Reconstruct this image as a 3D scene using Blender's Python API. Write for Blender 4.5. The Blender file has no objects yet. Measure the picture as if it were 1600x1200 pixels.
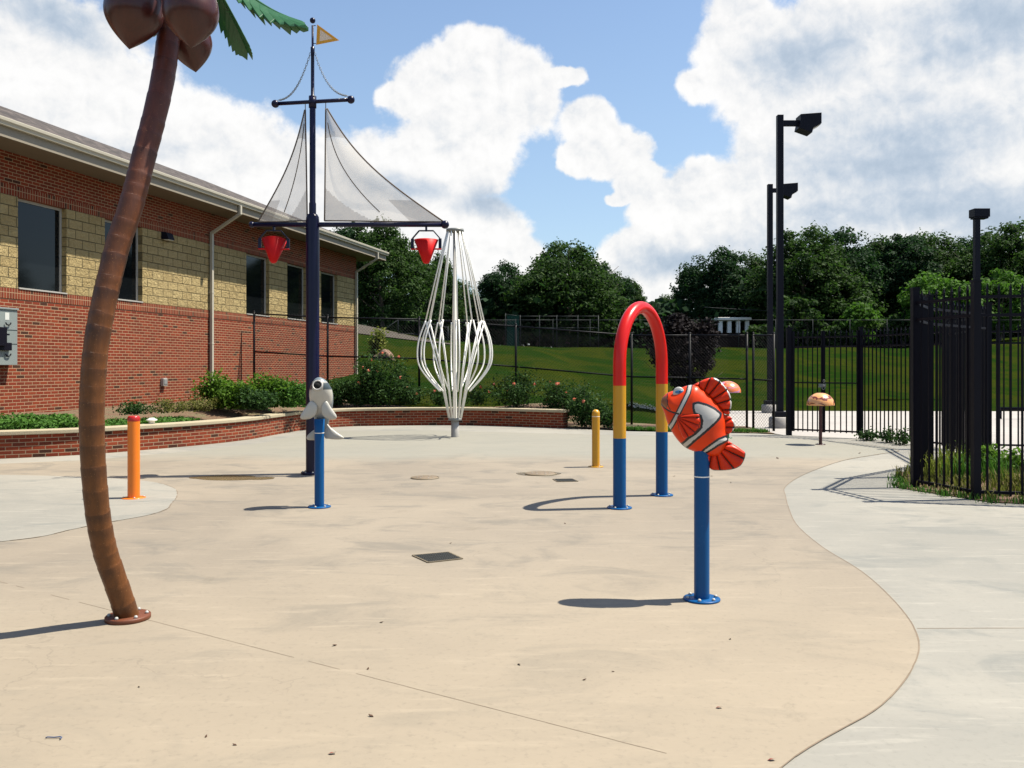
import bpy, math, random
import numpy as np
from math import radians as R, sin, cos, pi, sqrt, atan2
from mathutils import Vector, Matrix

# ------------------------------------------------------------------ camera
F = 1340.0; HY = 572.0; EYE = 1.6
S = bpy.context.scene
C = S.collection
cam = bpy.data.cameras.new("camera"); camo = bpy.data.objects.new("camera", cam); C.objects.link(camo)
cam.sensor_width = 36; cam.lens = 36*F/1600; cam.shift_y = -(600-HY)/1600
cam.clip_start = 0.1; cam.clip_end = 3000
camo.location = (0, 0, EYE); camo.rotation_euler = (R(90), 0, 0)
S.camera = camo
S.render.resolution_x = 1024; S.render.resolution_y = 768

def P(px, py, D):            # a measured picture point at distance D -> metres
    return Vector(((px-800)/F*D, D, EYE+(HY-py)/F*D))
def G(px, py, z=0.0):        # a measured point on the ground
    D = (EYE-z)*F/(py-HY); return Vector(((px-800)/F*D, D, z))

# ------------------------------------------------------------------ light
SUN_AZ = R(8.0)              # measured from +X towards +Y
SUN_EL = R(62.0)
sd = Vector((cos(SUN_EL)*cos(SUN_AZ), cos(SUN_EL)*sin(SUN_AZ), sin(SUN_EL)))
sl = bpy.data.lights.new("sun", 'SUN'); sl.energy = 5.0; sl.angle = R(0.55); sl.color = (1.0, 0.935, 0.81)
so = bpy.data.objects.new("sun", sl); C.objects.link(so)
so.rotation_euler = sd.to_track_quat('Z', 'Y').to_euler(); so.location = (20, 0, 40)
S.view_settings.view_transform = 'Standard'; S.view_settings.look = 'None'
S.view_settings.gamma = 1; S.view_settings.use_curve_mapping = False
S.view_settings.exposure = 1.0

class NT:
    def __init__(s, tree): s.t = tree; s.n = tree.nodes; s.l = tree.links
    def node(s, typ, ins=None, **kw):
        nd = s.n.new(typ)
        for k, v in kw.items(): setattr(nd, k, v)
        if ins:
            for k, v in ins.items():
                sock = nd.inputs[k]
                if isinstance(v, bpy.types.NodeSocket): s.l.new(v, sock)
                else: sock.default_value = v
        return nd
    def m(s, op, a, b=0.0, c=0.0, clamp=False):
        nd = s.node('ShaderNodeMath', {0: a, 1: b, 2: c}, operation=op); nd.use_clamp = clamp
        return nd.outputs[0]
    def v(s, op, a, b=(0,0,0), c=(0,0,0)):
        nd = s.node('ShaderNodeVectorMath', {0: a, 1: b, 2: c}, operation=op)
        return nd.outputs['Value'] if op in ('LENGTH', 'DOT_PRODUCT', 'DISTANCE') else nd.outputs[0]
    def noise(s, vec, scale, detail=4, rough=.5, dist=0.0, color=False):
        nd = s.node('ShaderNodeTexNoise', {'Vector': vec, 'Scale': scale, 'Detail': detail, 'Roughness': rough, 'Distortion': dist})
        return nd.outputs['Color' if color else 'Fac']
    def ramp(s, fac, stops, interp='LINEAR'):
        nd = s.node('ShaderNodeValToRGB', {'Fac': fac}); cr = nd.color_ramp; cr.interpolation = interp
        while len(cr.elements) < len(stops): cr.elements.new(.5)
        for e, (p, c) in zip(cr.elements, stops):
            e.position = p; e.color = (c[0], c[1], c[2], 1) if hasattr(c, '__len__') else (c, c, c, 1)
        return nd.outputs[0]
    def mix(s, f, a, b, bt='MIX'):
        nd = s.node('ShaderNodeMix', data_type='RGBA', blend_type=bt)
        for i, v_ in ((0, f), (6, a), (7, b)):
            if isinstance(v_, bpy.types.NodeSocket): s.l.new(v_, nd.inputs[i])
            else: nd.inputs[i].default_value = v_ if i == 0 else (v_[0], v_[1], v_[2], 1)
        return nd.outputs[2]
    def smooth(s, x, a, b):
        nd = s.node('ShaderNodeMapRange', {'Value': x, 'From Min': a, 'From Max': b}, interpolation_type='SMOOTHSTEP')
        return nd.outputs[0]

# ------------------------------------------------------------------ world: sky and cumulus
W = bpy.data.worlds.new("World"); S.world = W; W.use_nodes = True
W.node_tree.nodes.clear()
w = NT(W.node_tree)
sky = w.node('ShaderNodeTexSky', sky_type='NISHITA'); sky.sun_disc = False
sky.sun_elevation = SUN_EL; sky.sun_rotation = pi/2-SUN_AZ
sky.air_density = 1.0; sky.dust_density = .5; sky.ozone_density = 1.0
tc = w.node('ShaderNodeTexCoord').outputs['Generated']
sx = w.node('ShaderNodeSeparateXYZ', {0: tc})
az = w.m('ARCTAN2', sx.outputs[0], sx.outputs[1]); el = w.m('ARCSINE', sx.outputs[2])
ae = w.node('ShaderNodeCombineXYZ', {0: az, 1: el, 2: 0.0}).outputs[0]
def PA(px, py):
    a = math.atan((px-800)/F); return a, math.atan((HY-py)/F*cos(a))
def blobs(lst, warp):
    out = None
    for (px, py, rx, ry) in lst:
        a, e = PA(px, py)
        v_ = w.v('MULTIPLY_ADD', warp, (F/rx, F/ry, 0), (-a*F/rx, -e*F/ry, 0))
        ln = w.v('LENGTH', v_)
        out = ln if out is None else w.node('ShaderNodeMath', {0: out, 1: ln, 2: .12}, operation='SMOOTH_MIN').outputs[0]
    return out
wn = w.noise(ae, 7.0, 6, .55, color=True)
warp = w.v('MULTIPLY_ADD', w.v('SUBTRACT', wn, (.5,.5,.5)), (.075,.075,0), ae)
CL = [(60,170,230,150),(210,230,180,130),(330,270,150,110),(0,60,130,80),(430,300,150,100),(130,300,300,140),(540,330,120,90),
      (740,110,70,62),(690,150,85,70),(810,150,70,72),(640,140,50,22),(700,250,120,70),(760,200,70,70),(640,310,140,110),(740,370,100,70),(780,410,90,45),
      (880,110,36,18),(910,190,55,40),(950,235,55,42),(900,240,34,34),(985,285,40,30),(1030,330,60,48),(960,305,24,14),(1010,400,80,46),(1080,320,70,60),(1100,270,40,30),
      (1160,330,120,90),(1300,320,70,42),(1200,400,240,70),(1420,330,220,60),
      (1150,60,64,90),(1260,110,150,90),(1110,120,46,36),(1330,200,170,100),(1500,180,200,160),(1480,40,260,90),(1340,40,140,60),(1620,300,200,120),
      (1060,440,260,40)]
dist = blobs(CL, warp)
fb = w.noise(w.v('ADD', ae, (3.1,1.7,0)), 11.0, 10, .6)
fb2 = w.noise(w.v('ADD', ae, (3.1+.010,1.7+.020,0)), 11.0, 10, .6)
dens = w.m('ADD', w.m('SUBTRACT', 1.0, dist), w.m('MULTIPLY', w.m('SUBTRACT', fb, .5), .95))
# outside the part of the sky the photograph shows, scattered cumulus from noise alone
gen = w.m('SUBTRACT', w.noise(tc, 2.2, 8, .55), .60)
out_f = w.m('MAXIMUM', w.smooth(w.m('ABSOLUTE', az), .62, .75), w.smooth(el, .46, .60))
dens = w.m('ADD', w.m('MULTIPLY', dens, w.m('SUBTRACT', 1.0, out_f)), w.m('MULTIPLY', w.m('MULTIPLY', gen, 3.0), out_f))
dens = w.m('ADD', dens, w.m('MULTIPLY', w.m('SUBTRACT', w.noise(ae, 55, 5, .6), .5), .28))
cover = w.smooth(dens, -.07, .17)
relief = w.m('MULTIPLY', w.m('SUBTRACT', fb, fb2), 1.05)
hb = w.noise(ae, 34.0, 8, .62, .4); hb2 = w.noise(w.v('ADD', ae, (.004,.007,0)), 34.0, 8, .62, .4)
relief = w.m('ADD', relief, w.m('MULTIPLY', w.m('SUBTRACT', hb, hb2), .50))
GR = [(1400,240,160,70),(1560,50,130,60),(1260,90,90,50),(1430,335,200,36),(1250,390,150,36),(1560,360,120,45),(620,300,70,26),(120,235,110,22),(1060,415,90,26),(760,320,50,30),(70,10,110,30)]
gd = blobs(GR, warp)
gm = w.m('SUBTRACT', 1.0, w.smooth(gd, .0, 1.7))
thick = w.smooth(dens, .05, .9)
shade = w.m('ADD', w.m('ADD', .97, relief), w.m('MULTIPLY', gm, -.52))
shade = w.m('ADD', shade, w.m('MULTIPLY', w.m('SUBTRACT', w.noise(ae, 16, 7, .55), .5), .17))
shade = w.m('MINIMUM', w.m('MAXIMUM', shade, .3), 1.06)
ccol = w.mix(w.smooth(shade, .30, 1.0), (.64,.765,.92), (1.0,.99,.975))
ccol = w.v('SCALE', ccol, (0,0,0)); ccn = ccol.node
W.node_tree.links.new(w.m('ADD', w.m('MULTIPLY', shade, .20), .30), ccn.inputs['Scale'])
skb = w.v('SCALE', sky.outputs[0]); skb.node.inputs['Scale'].default_value = .090
hz = w.m('SUBTRACT', 1.0, w.smooth(el, -.02, .55))
skb = w.mix(w.m('MULTIPLY', hz, .45), skb, (.19,.27,.345))
skyc = w.mix(w.m('MULTIPLY', cover, .96), skb, ccol)
bg = w.node('ShaderNodeBackground', {'Color': skyc, 'Strength': 1.0})
wo = w.node('ShaderNodeOutputWorld'); W.node_tree.links.new(bg.outputs[0], wo.inputs[0])
W.cycles.sampling_method = 'MANUAL'; W.cycles.sample_map_resolution = 512

# ------------------------------------------------------------------ materials
def new_mat(name):
    m = bpy.data.materials.new(name); m.use_nodes = True; t = NT(m.node_tree); m.node_tree.nodes.clear()
    o = t.node('ShaderNodeOutputMaterial'); b = t.node('ShaderNodeBsdfPrincipled'); t.l.new(b.outputs[0], o.inputs[0])
    return m, t, b, o
def setb(t, b, **kw):
    for k, v in kw.items():
        k = {'base': 'Base Color', 'rough': 'Roughness', 'metal': 'Metallic', 'spec': 'Specular IOR Level', 'normal': 'Normal', 'coat': 'Coat Weight', 'coatr': 'Coat Roughness', 'alpha': 'Alpha'}.get(k, k)
        if isinstance(v, bpy.types.NodeSocket): t.l.new(v, b.inputs[k])
        elif k == 'Base Color': b.inputs[k].default_value = (v[0], v[1], v[2], 1)
        else: b.inputs[k].default_value = v
def bump(t, h, dist=.01, strength=.6):
    return t.node('ShaderNodeBump', {'Height': h, 'Distance': dist, 'Strength': strength}).outputs[0]
def oc(t): return t.node('ShaderNodeTexCoord').outputs['Object']
def uvc(t): return t.node('ShaderNodeTexCoord').outputs['UV']

def paint(name, col, rough=.35, var=.12, scale=6, coat=.0, bmp=0.0, dirt=None, spec=.4, k=.64):
    m, t, b, o = new_mat(name); c = oc(t); col = [x*k for x in col]; b.inputs['Specular IOR Level'].default_value = spec
    if dirt: dirt = tuple(x*k for x in dirt[:3])+(dirt[3],)
    n = t.noise(c, scale, 5, .6)
    hi = [min(1, x*(1+var)) for x in col]; lo = [x*(1-var) for x in col]
    base = t.mix(n, lo, hi)
    if dirt:
        dn = t.smooth(t.noise(c, scale*3.1, 6, .7), .58, .72)
        base = t.mix(t.m('MULTIPLY', dn, dirt[3]), base, dirt[:3])
    setb(t, b, base=base, rough=t.m('ADD', rough-.06, t.m('MULTIPLY', t.noise(c, scale*4, 4, .6), .14)), coat=coat, coatr=.15)
    if bmp: setb(t, b, normal=bump(t, t.noise(c, 60, 4, .6), .002, bmp))
    return m

def brick_mat(name, src, bw=.203, bh=.0677, offset=.5, dark=.05, reds=None, mortar=(.56,.43,.31), mw=.011, seed=0.0):
    mortar = [mortar[0]*.58, mortar[1]*.50, mortar[2]*.42]
    m, t, b, o = new_mat(name)
    if src == 'uv':
        s_ = t.node('ShaderNodeSeparateXYZ', {0: uvc(t)}); u, v = s_.outputs[0], s_.outputs[1]
    else:
        s_ = t.node('ShaderNodeSeparateXYZ', {0: oc(t)}); u = t.m('ADD', s_.outputs[0], s_.outputs[1]); v = s_.outputs[2]
    vr = t.m('DIVIDE', t.m('ADD', v, 10*bh), bh); row = t.m('FLOOR', vr)
    ur = t.m('ADD', t.m('DIVIDE', t.m('ADD', u, 100*bw), bw), t.m('MULTIPLY', t.m('FLOORED_MODULO', row, 2.0), offset))
    col = t.m('FLOOR', ur)
    fu = t.m('MULTIPLY', t.m('FRACT', ur), bw); fv = t.m('MULTIPLY', t.m('FRACT', vr), bh)
    nz = t.noise(oc(t), 60, 3, .6)
    du = t.m('MINIMUM', fu, t.m('SUBTRACT', bw, fu)); dv = t.m('MINIMUM', fv, t.m('SUBTRACT', bh, fv))
    de = t.m('ADD', t.m('MINIMUM', du, dv), t.m('MULTIPLY', t.m('SUBTRACT', nz, .5), .004))
    face = t.smooth(de, mw*.5-.001, mw*.5+.003)
    wn_ = t.node('ShaderNodeTexWhiteNoise', {'Vector': t.node('ShaderNodeCombineXYZ', {0: row, 1: col, 2: seed}).outputs[0]}, noise_dimensions='3D')
    reds = reds or [(.0,(.27,.075,.04)),(.2,(.36,.095,.05)),(.42,(.31,.10,.055)),(.62,(.40,.125,.06)),(.8,(.25,.085,.05))]
    bc = t.ramp(wn_.outputs[0], reds + [(1-dark,(.06,.05,.042))], 'CONSTANT')
    bc = t.mix(1.0, bc, (.47,.245,.165), 'MULTIPLY')
    bc = t.mix(t.m('MULTIPLY', t.noise(oc(t), 35, 5, .65), .5), bc, t.mix(.5, bc, (.16,.045,.024)))
    stain = t.smooth(t.noise(oc(t), .7, 5, .6), .35, .75)
    base = t.mix(face, mortar, bc)
    base = t.mix(t.m('MULTIPLY', stain, .20), base, (.08,.03,.02))
    setb(t, b, base=base, rough=.88, spec=.2, normal=bump(t, t.m('ADD', face, t.m('MULTIPLY', nz, .3)), .008, .8))
    return m

def concrete_mat(name, colA, colB, colC, patch=None, rough=.75, streak=True):
    m, t, b, o = new_mat(name); c = oc(t)
    big = t.noise(c, .22, 6, .6, .6)
    mid = t.noise(t.v('MULTIPLY', c, (1, 1.6, 1)), 1.1, 8, .65, .8)
    fine = t.noise(c, 26, 6, .7)
    spk = t.noise(c, 160, 3, .7)
    base = t.mix(t.smooth(big, .36, .66), colA, colB)
    base = t.mix(t.m('MULTIPLY', t.smooth(mid, .48, .68), .72), base, colC)
    br = t.noise(t.v('MULTIPLY', c, (1.2, 9, 1)), 1.3, 6, .7, .3)
    base = t.mix(t.m('MULTIPLY', t.smooth(br, .53, .68), .45), base, [min(1, x*1.22) for x in colB])
    if patch is not None: base = patch(t, c, base)
    vo = t.node('ShaderNodeTexVoronoi', {'Vector': t.v('ADD', c, t.v('SCALE', t.noise(c, 1.1, 5, .6, color=True))), 'Scale': .33}, feature='DISTANCE_TO_EDGE').outputs['Distance']
    ck = t.m('MULTIPLY', t.m('SUBTRACT', 1.0, t.smooth(vo, .0008, .0028)), t.smooth(t.noise(t.v('ADD', c, (9,4,0)), .5, 3), .54, .60))
    base = t.mix(t.m('MULTIPLY', ck, .20), base, [x*.5 for x in colA])
    st = t.smooth(t.noise(t.v('ADD', c, (2,7,0)), 1.7, 8, .72, .9), .60, .74)
    base = t.mix(t.m('MULTIPLY', st, .42), base, [colC[0]*.92, colC[1]*.86, colC[2]*.76])
    base = t.mix(t.m('MULTIPLY', t.smooth(fine, .50, .78), .34), base, [x*.55 for x in colA])
    base = t.mix(t.m('MULTIPLY', t.smooth(spk, .68, .78), .35), base, [x*.45 for x in colA])
    setb(t, b, base=base, rough=t.m('ADD', rough-.1, t.m('MULTIPLY', mid, .22)), spec=.3,
         normal=bump(t, t.m('ADD', t.m('MULTIPLY', br, .6), t.m('MULTIPLY', fine, .5)), .004, .35))
    return m

def leaf_mat(name, a, b_, c_, trans=.3, rough=.55, patchy=.35, gain=1.0):
    m, t, b, o = new_mat(name)
    geo = t.node('ShaderNodeNewGeometry')
    base = t.ramp(geo.outputs['Random Per Island'], [(0, a), (.5, b_), (1, c_)])
    base = t.mix(1.0, base, (gain,gain,gain), 'MULTIPLY')
    big = t.noise(oc(t), patchy, 4, .6)
    base = t.mix(t.m('MULTIPLY', t.smooth(big, .4, .7), .55), base, t.mix(.5, a, c_))
    setb(t, b, base=base, rough=rough+.12, spec=.09)
    tr = t.node('ShaderNodeBsdfTranslucent', {'Color': t.mix(.5, base, (b_[0]*1.6, b_[1]*1.9, b_[2]*.8))})
    mx = t.node('ShaderNodeMixShader', {0: trans}); t.l.new(b.outputs[0], mx.inputs[1]); t.l.new(tr.outputs[0], mx.inputs[2])
    t.l.new(mx.outputs[0], o.inputs[0])
    return m
def bark_mat(name, col=(.09,.07,.055)):
    m, t, b, o = new_mat(name); c = oc(t)
    n = t.noise(t.v('MULTIPLY', c, (6, 6, 1.2)), 3, 6, .7)
    setb(t, b, base=t.mix(n, [x*.5 for x in col], [x*1.6 for x in col]), rough=.9, normal=bump(t, n, .02, .8))
    return m

M = {}
M['brick'] = brick_mat('brick', 'obj')
M['soldier'] = brick_mat('soldier_brick', 'obj', .0677, .2031, 0, .07, seed=3.0)
M['brick_uv'] = brick_mat('seat_wall_brick', 'uv', .203, .0677, .5, .10, mortar=(.50,.40,.30), seed=7.0,
      reds=[(.0,(.30,.085,.045)),(.2,(.40,.115,.055)),(.42,(.34,.12,.065)),(.62,(.45,.15,.075)),(.8,(.22,.085,.06))])
def block_mat():
    m, t, b, o = new_mat('split_face_block')
    s_ = t.node('ShaderNodeSeparateXYZ', {0: oc(t)}); u = s_.outputs[0]; v = s_.outputs[2]
    bw, bh = .203, .2035
    vr = t.m('DIVIDE', t.m('ADD', v, -3.13+10*bh), bh); row = t.m('FLOOR', vr)
    ur = t.m('ADD', t.m('DIVIDE', t.m('ADD', u, 100*bw*2), bw*2), t.m('MULTIPLY', t.m('FLOORED_MODULO', row, 2.0), .5))
    col = t.m('FLOOR', ur)
    fu = t.m('MULTIPLY', t.m('FRACT', ur), bw*2); fv = t.m('MULTIPLY', t.m('FRACT', vr), bh)
    du = t.m('MINIMUM', fu, t.m('SUBTRACT', bw*2, fu)); dv = t.m('MINIMUM', fv, t.m('SUBTRACT', bh, fv))
    face = t.smooth(t.m('MINIMUM', du, dv), .005, .011)
    wn_ = t.node('ShaderNodeTexWhiteNoise', {'Vector': t.node('ShaderNodeCombineXYZ', {0: row, 1: col, 2: 1.0}).outputs[0]}, noise_dimensions='3D').outputs[0]
    n = t.noise(oc(t), 11, 7, .68, .8); n2 = t.noise(oc(t), 40, 5, .7)
    bc = t.mix(wn_, (.29,.215,.095), (.37,.285,.135))
    bc = t.mix(t.m('MULTIPLY', n2, .5), bc, (.46,.36,.19))
    base = t.mix(face, (.12,.10,.055), bc)
    setb(t, b, base=base, rough=.95, spec=.15, normal=bump(t, t.m('ADD', t.m('MULTIPLY', n, 1.6), t.m('MULTIPLY', face, .5)), .06, 1.0))
    return m
M['block'] = block_mat()

def pad_patch(t, c, base):
    s_ = t.node('ShaderNodeSeparateXYZ', {0: c})
    nn = t.m('MULTIPLY', t.m('SUBTRACT', t.noise(c, .35, 5, .6), .5), 3.0)
    f = t.smooth(t.m('ADD', t.m('ADD', s_.outputs[1], t.m('MULTIPLY', t.smooth(s_.outputs[2], 1.36, 1.48), .05)), nn), 14.0, 15.6)
    base = t.mix(t.m('MULTIPLY', f, .75), base, (.212,.21,.178))
    f2 = t.smooth(t.m('SUBTRACT', t.m('ADD', s_.outputs[1], nn), t.m('MULTIPLY', s_.outputs[0], .12)), 3.2, 8.5)
    return t.mix(t.m('MULTIPLY', t.m('SUBTRACT', 1.0, f2), .45), base, (.292,.240,.168))
M['pad'] = concrete_mat('pad_concrete', (.190,.163,.128), (.242,.206,.158), (.140,.127,.106), pad_patch)
M['deck'] = concrete_mat('deck_concrete', (.203,.196,.172), (.258,.243,.208), (.155,.158,.145))
M['lot'] = concrete_mat('lot_concrete', (.30,.28,.26), (.34,.315,.29), (.26,.25,.235))
M['joint'] = paint('joint_line', (.10,.07,.05), .9, .4, 14)
M['seam'] = paint('seam_line', (.26,.20,.14), .9, .4, 5)
def coping_mat():
    m, t, b, o = new_mat('coping_stone'); c = oc(t)
    n = t.noise(c, 3, 6, .65); n2 = t.noise(c, 40, 5, .7)
    base = t.mix(n, (.27,.23,.15), (.38,.33,.225)); base = t.mix(t.m('MULTIPLY', t.smooth(n2, .5, .75), .4), base, (.25,.21,.15))
    setb(t, b, base=base, rough=.85, normal=bump(t, n2, .006, .6)); return m
M['coping'] = coping_mat()
def shingle_mat():
    m, t, b, o = new_mat('roof_shingles'); s_ = t.node('ShaderNodeSeparateXYZ', {0: oc(t)})
    row = t.m('FLOOR', t.m('DIVIDE', s_.outputs[1], .14)); col = t.m('FLOOR', t.m('ADD', t.m('DIVIDE', s_.outputs[0], .12), t.m('MULTIPLY', row, .37)))
    wn_ = t.node('ShaderNodeTexWhiteNoise', {'Vector': t.node('ShaderNodeCombineXYZ', {0: row, 1: col, 2: 0.0}).outputs[0]}, noise_dimensions='3D').outputs[0]
    base = t.ramp(wn_, [(0,(.016,.013,.012)),(.35,(.040,.032,.029)),(.6,(.095,.076,.068)),(.85,(.024,.019,.018))], 'CONSTANT')
    base = t.mix(t.m('MULTIPLY', t.noise(oc(t), 60, 4, .7), .4), base, (.09,.075,.065))
    setb(t, b, base=base, rough=.95, normal=bump(t, t.m('FRACT', t.m('DIVIDE', s_.outputs[1], .14)), .01, .8)); return m
M['shingle'] = shingle_mat()
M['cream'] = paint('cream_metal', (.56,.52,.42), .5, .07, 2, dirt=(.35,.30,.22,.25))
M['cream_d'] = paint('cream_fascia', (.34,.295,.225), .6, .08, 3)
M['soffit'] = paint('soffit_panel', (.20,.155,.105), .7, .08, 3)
M['alu'] = paint('window_aluminium', (.50,.48,.44), .4, .05, 3)
def glass_mat():
    m, t, b, o = new_mat('tinted_glass'); 
    setb(t, b, base=(.004,.005,.006), rough=.05, spec=.30, normal=bump(t, t.noise(oc(t), .8, 2, .5), .02, .08)); return m
M['glass'] = glass_mat()
M['navy'] = paint('navy_paint', (.004,.004,.036), .30, .18, 5, coat=.0, spec=.30)
M['blue'] = paint('blue_paint', (.0,.095,.30), .36, .14, 4, coat=.0, spec=.22, dirt=(.10,.20,.36,.25))
M['yellow'] = paint('yellow_paint', (.74,.36,.012), .36, .08, 4, coat=.3, dirt=(.50,.30,.06,.35))
M['orange'] = paint('orange_paint', (1.0,.235,.008), .38, .07, 4, coat=.3, dirt=(.62,.36,.10,.35))
M['red'] = paint('red_paint', (.85,.010,.006), .30, .10, 3, coat=.1, spec=.3)
M['bred'] = paint('bucket_red', (.80,.006,.006), .5, .08, 3, coat=.0, spec=.2)
M['capred'] = paint('cap_red', (.55,.015,.010), .35, .1, 8, coat=.3)
M['black'] = paint('black_powder_coat', (.0045,.0035,.010), .5, .25, 5, spec=.16)
M['dkbronze'] = paint('dark_bronze_paint', (.006,.006,.015), .5, .2, 3, spec=.18)
M['link'] = paint('black_vinyl_wire', (.006,.006,.009), .5, .2, 5, spec=.15)
M['galv'] = paint('galvanised_steel', (.30,.31,.30), .45, .12, 8)
M['galvd'] = paint('old_galvanised_steel', (.06,.066,.066), .6, .2, 8, spec=.2)
M['steel'] = paint('bolt_steel', (.55,.55,.52), .3, .1, 30)
M['pvc'] = paint('white_pipe', (.80,.79,.74), .45, .06, 5, dirt=(.55,.50,.40,.25), k=1.0)
M['greypole'] = paint('grey_pole', (.50,.48,.44), .5, .15, 6, dirt=(.18,.13,.09,.5))
M['ebox'] = paint('grey_cabinet', (.27,.31,.30), .5, .06, 2, dirt=(.20,.22,.20,.3))
M['paper'] = paint('white_label', (.75,.76,.72), .6, .04, 9)
M['maroon'] = paint('maroon_paint', (.07,.008,.014), .35, .15, 6, coat=.3)
M['green'] = paint('green_paint', (.02,.16,.05), .35, .15, 6, coat=.3)
def cap_mat(name, a, b_, c_):
    m, t, b, o = new_mat(name); c = oc(t)
    wv = t.node('ShaderNodeTexWave', {'Vector': c, 'Scale': 3.4, 'Distortion': 9.0, 'Detail': 2.0, 'Detail Scale': 1.2}, wave_type='RINGS').outputs['Fac']
    base = t.mix(t.noise(c, 5, 3), a, [min(1, x*1.25) for x in a])
    sw = t.smooth(wv, .80, .9)
    base = t.mix(t.m('MULTIPLY', sw, t.smooth(t.noise(c, 3.5, 2), .42, .5)), base, b_)
    base = t.mix(t.smooth(t.noise(t.v('ADD', c, (5,2,0)), 6, 3), .60, .66), base, c_)
    setb(t, b, base=base, rough=.3, coat=.5); return m
M['cap1'] = cap_mat('swirled_orange_cap', (.62,.29,.11), (.17,.035,.02), (.55,.09,.03))
M['cap2'] = cap_mat('swirled_red_cap', (.62,.16,.05), (.42,.20,.36), (.50,.05,.02))
def trunk_mat():
    m, t, b, o = new_mat('palm_trunk_fibreglass')
    s_ = t.node('ShaderNodeSeparateXYZ', {0: uvc(t)})
    v = s_.outputs[1]; c = oc(t)
    vb = t.m('ADD', s_.outputs[0], t.m('MULTIPLY', t.m('SUBTRACT', t.noise(c, 7, 4, .6), .5), .35))
    band = t.m('FRACT', vb)
    bi = t.node('ShaderNodeTexWhiteNoise', {'W': t.m('FLOOR', vb)}, noise_dimensions='1D').outputs[0]
    n = t.noise(t.v('MULTIPLY', c, (14, 14, 4)), 3, 6, .7); nb = t.noise(c, 3.2, 5, .6)
    base = t.mix(n, (.048,.015,.004), (.165,.057,.011))
    base = t.mix(t.smooth(v, 1.5, 3.9), base, t.mix(n, (.045,.010,.007), (.115,.025,.014)))  # redder brown higher up, with the crown's shade put into the colour
    br = t.m('MULTIPLY', t.m('MULTIPLY', t.smooth(band, .1, .88), t.m('SUBTRACT', 1.0, t.smooth(band, .93, 1.0))), t.m('ADD', .12, t.m('MULTIPLY', bi, .62)))
    base = t.mix(t.m('MULTIPLY', br, t.smooth(nb, .25, .6)), base, (.012,.004,.003))
    base = t.mix(t.m('MULTIPLY', t.smooth(t.noise(c, 90, 3, .7), .62, .75), .4), base, (.50,.26,.10))
    setb(t, b, base=base, rough=.45, spec=.4, normal=bump(t, t.m('ADD', t.m('MULTIPLY', band, .7), t.m('MULTIPLY', n, .5)), .006, .7)); return m
M['trunk'] = trunk_mat()
def coco_mat():
    m, t, b, o = new_mat('coconut_brown'); c = oc(t)
    n = t.noise(t.v('MULTIPLY', c, (9, 9, 2)), 3, 6, .65)
    base = t.mix(n, (.022,.005,.005), (.070,.015,.010))
    setb(t, b, base=base, rough=.36, coat=.15, spec=.35, normal=bump(t, n, .004, .5)); return m
M['coco'] = coco_mat()
M['rust'] = paint('palm_base_brown', (.17,.05,.02), .5, .25, 12, dirt=(.05,.02,.012,.6))
M['frond'] = paint('frond_green', (.025,.14,.045), .35, .35, 5, coat=.2, dirt=(.10,.30,.06,.5))
M['frondlt'] = paint('stalk_green', (.10,.30,.03), .45, .15, 8)
def fabric_mat(name, col, op, wscale=1.0):
    m, t, b, o = new_mat(name)
    n = t.noise(oc(t), 4, 5, .6)
    setb(t, b, base=t.mix(n, [x*.85 for x in col], [min(1,x*1.1) for x in col]), rough=.9, spec=.1)
    tl = t.node('ShaderNodeBsdfTranslucent', {'Color': (col[0], col[1], col[2], 1)})
    mx = t.node('ShaderNodeMixShader', {0: .45}); t.l.new(b.outputs[0], mx.inputs[1]); t.l.new(tl.outputs[0], mx.inputs[2])
    tp = t.node('ShaderNodeBsdfTransparent')
    m2 = t.node('ShaderNodeMixShader', {0: op}); t.l.new(tp.outputs[0], m2.inputs[1]); t.l.new(mx.outputs[0], m2.inputs[2])
    t.l.new(m2.outputs[0], o.inputs[0]); return m
M['sail'] = fabric_mat('sail_mesh', (.66,.61,.54), .46)
M['sail2'] = fabric_mat('sail_double_mesh', (.40,.36,.32), .66)
M['hem'] = paint('sail_hem', (.17,.13,.10), .9, .2, 10)
M['flagy'] = fabric_mat('flag_yellow', (.75,.45,.08), .93)
M['flagw'] = fabric_mat('flag_mesh', (.80,.68,.55), .85)
M['forange'] = paint('fish_orange', (.95,.060,.004), .36, .14, 7, coat=.0, spec=.25)
M['forange2'] = paint('fish_fin_orange', (.85,.040,.004), .38, .25, 9, coat=.0, spec=.22)
M['fwhite'] = paint('fish_white', (.66,.63,.58), .4, .08, 8, coat=.3)
M['fblack'] = paint('fish_black', (.012,.010,.012), .4, .2, 8, coat=.2)
M['fdark'] = paint('fish_groove', (.07,.006,.004), .5, .2, 8)
M['flip'] = paint('fish_lips', (.35,.12,.05), .4, .2, 12)
M['fblue'] = paint('fish_iris', (.02,.20,.45), .2, .1, 8, coat=.5)
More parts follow.
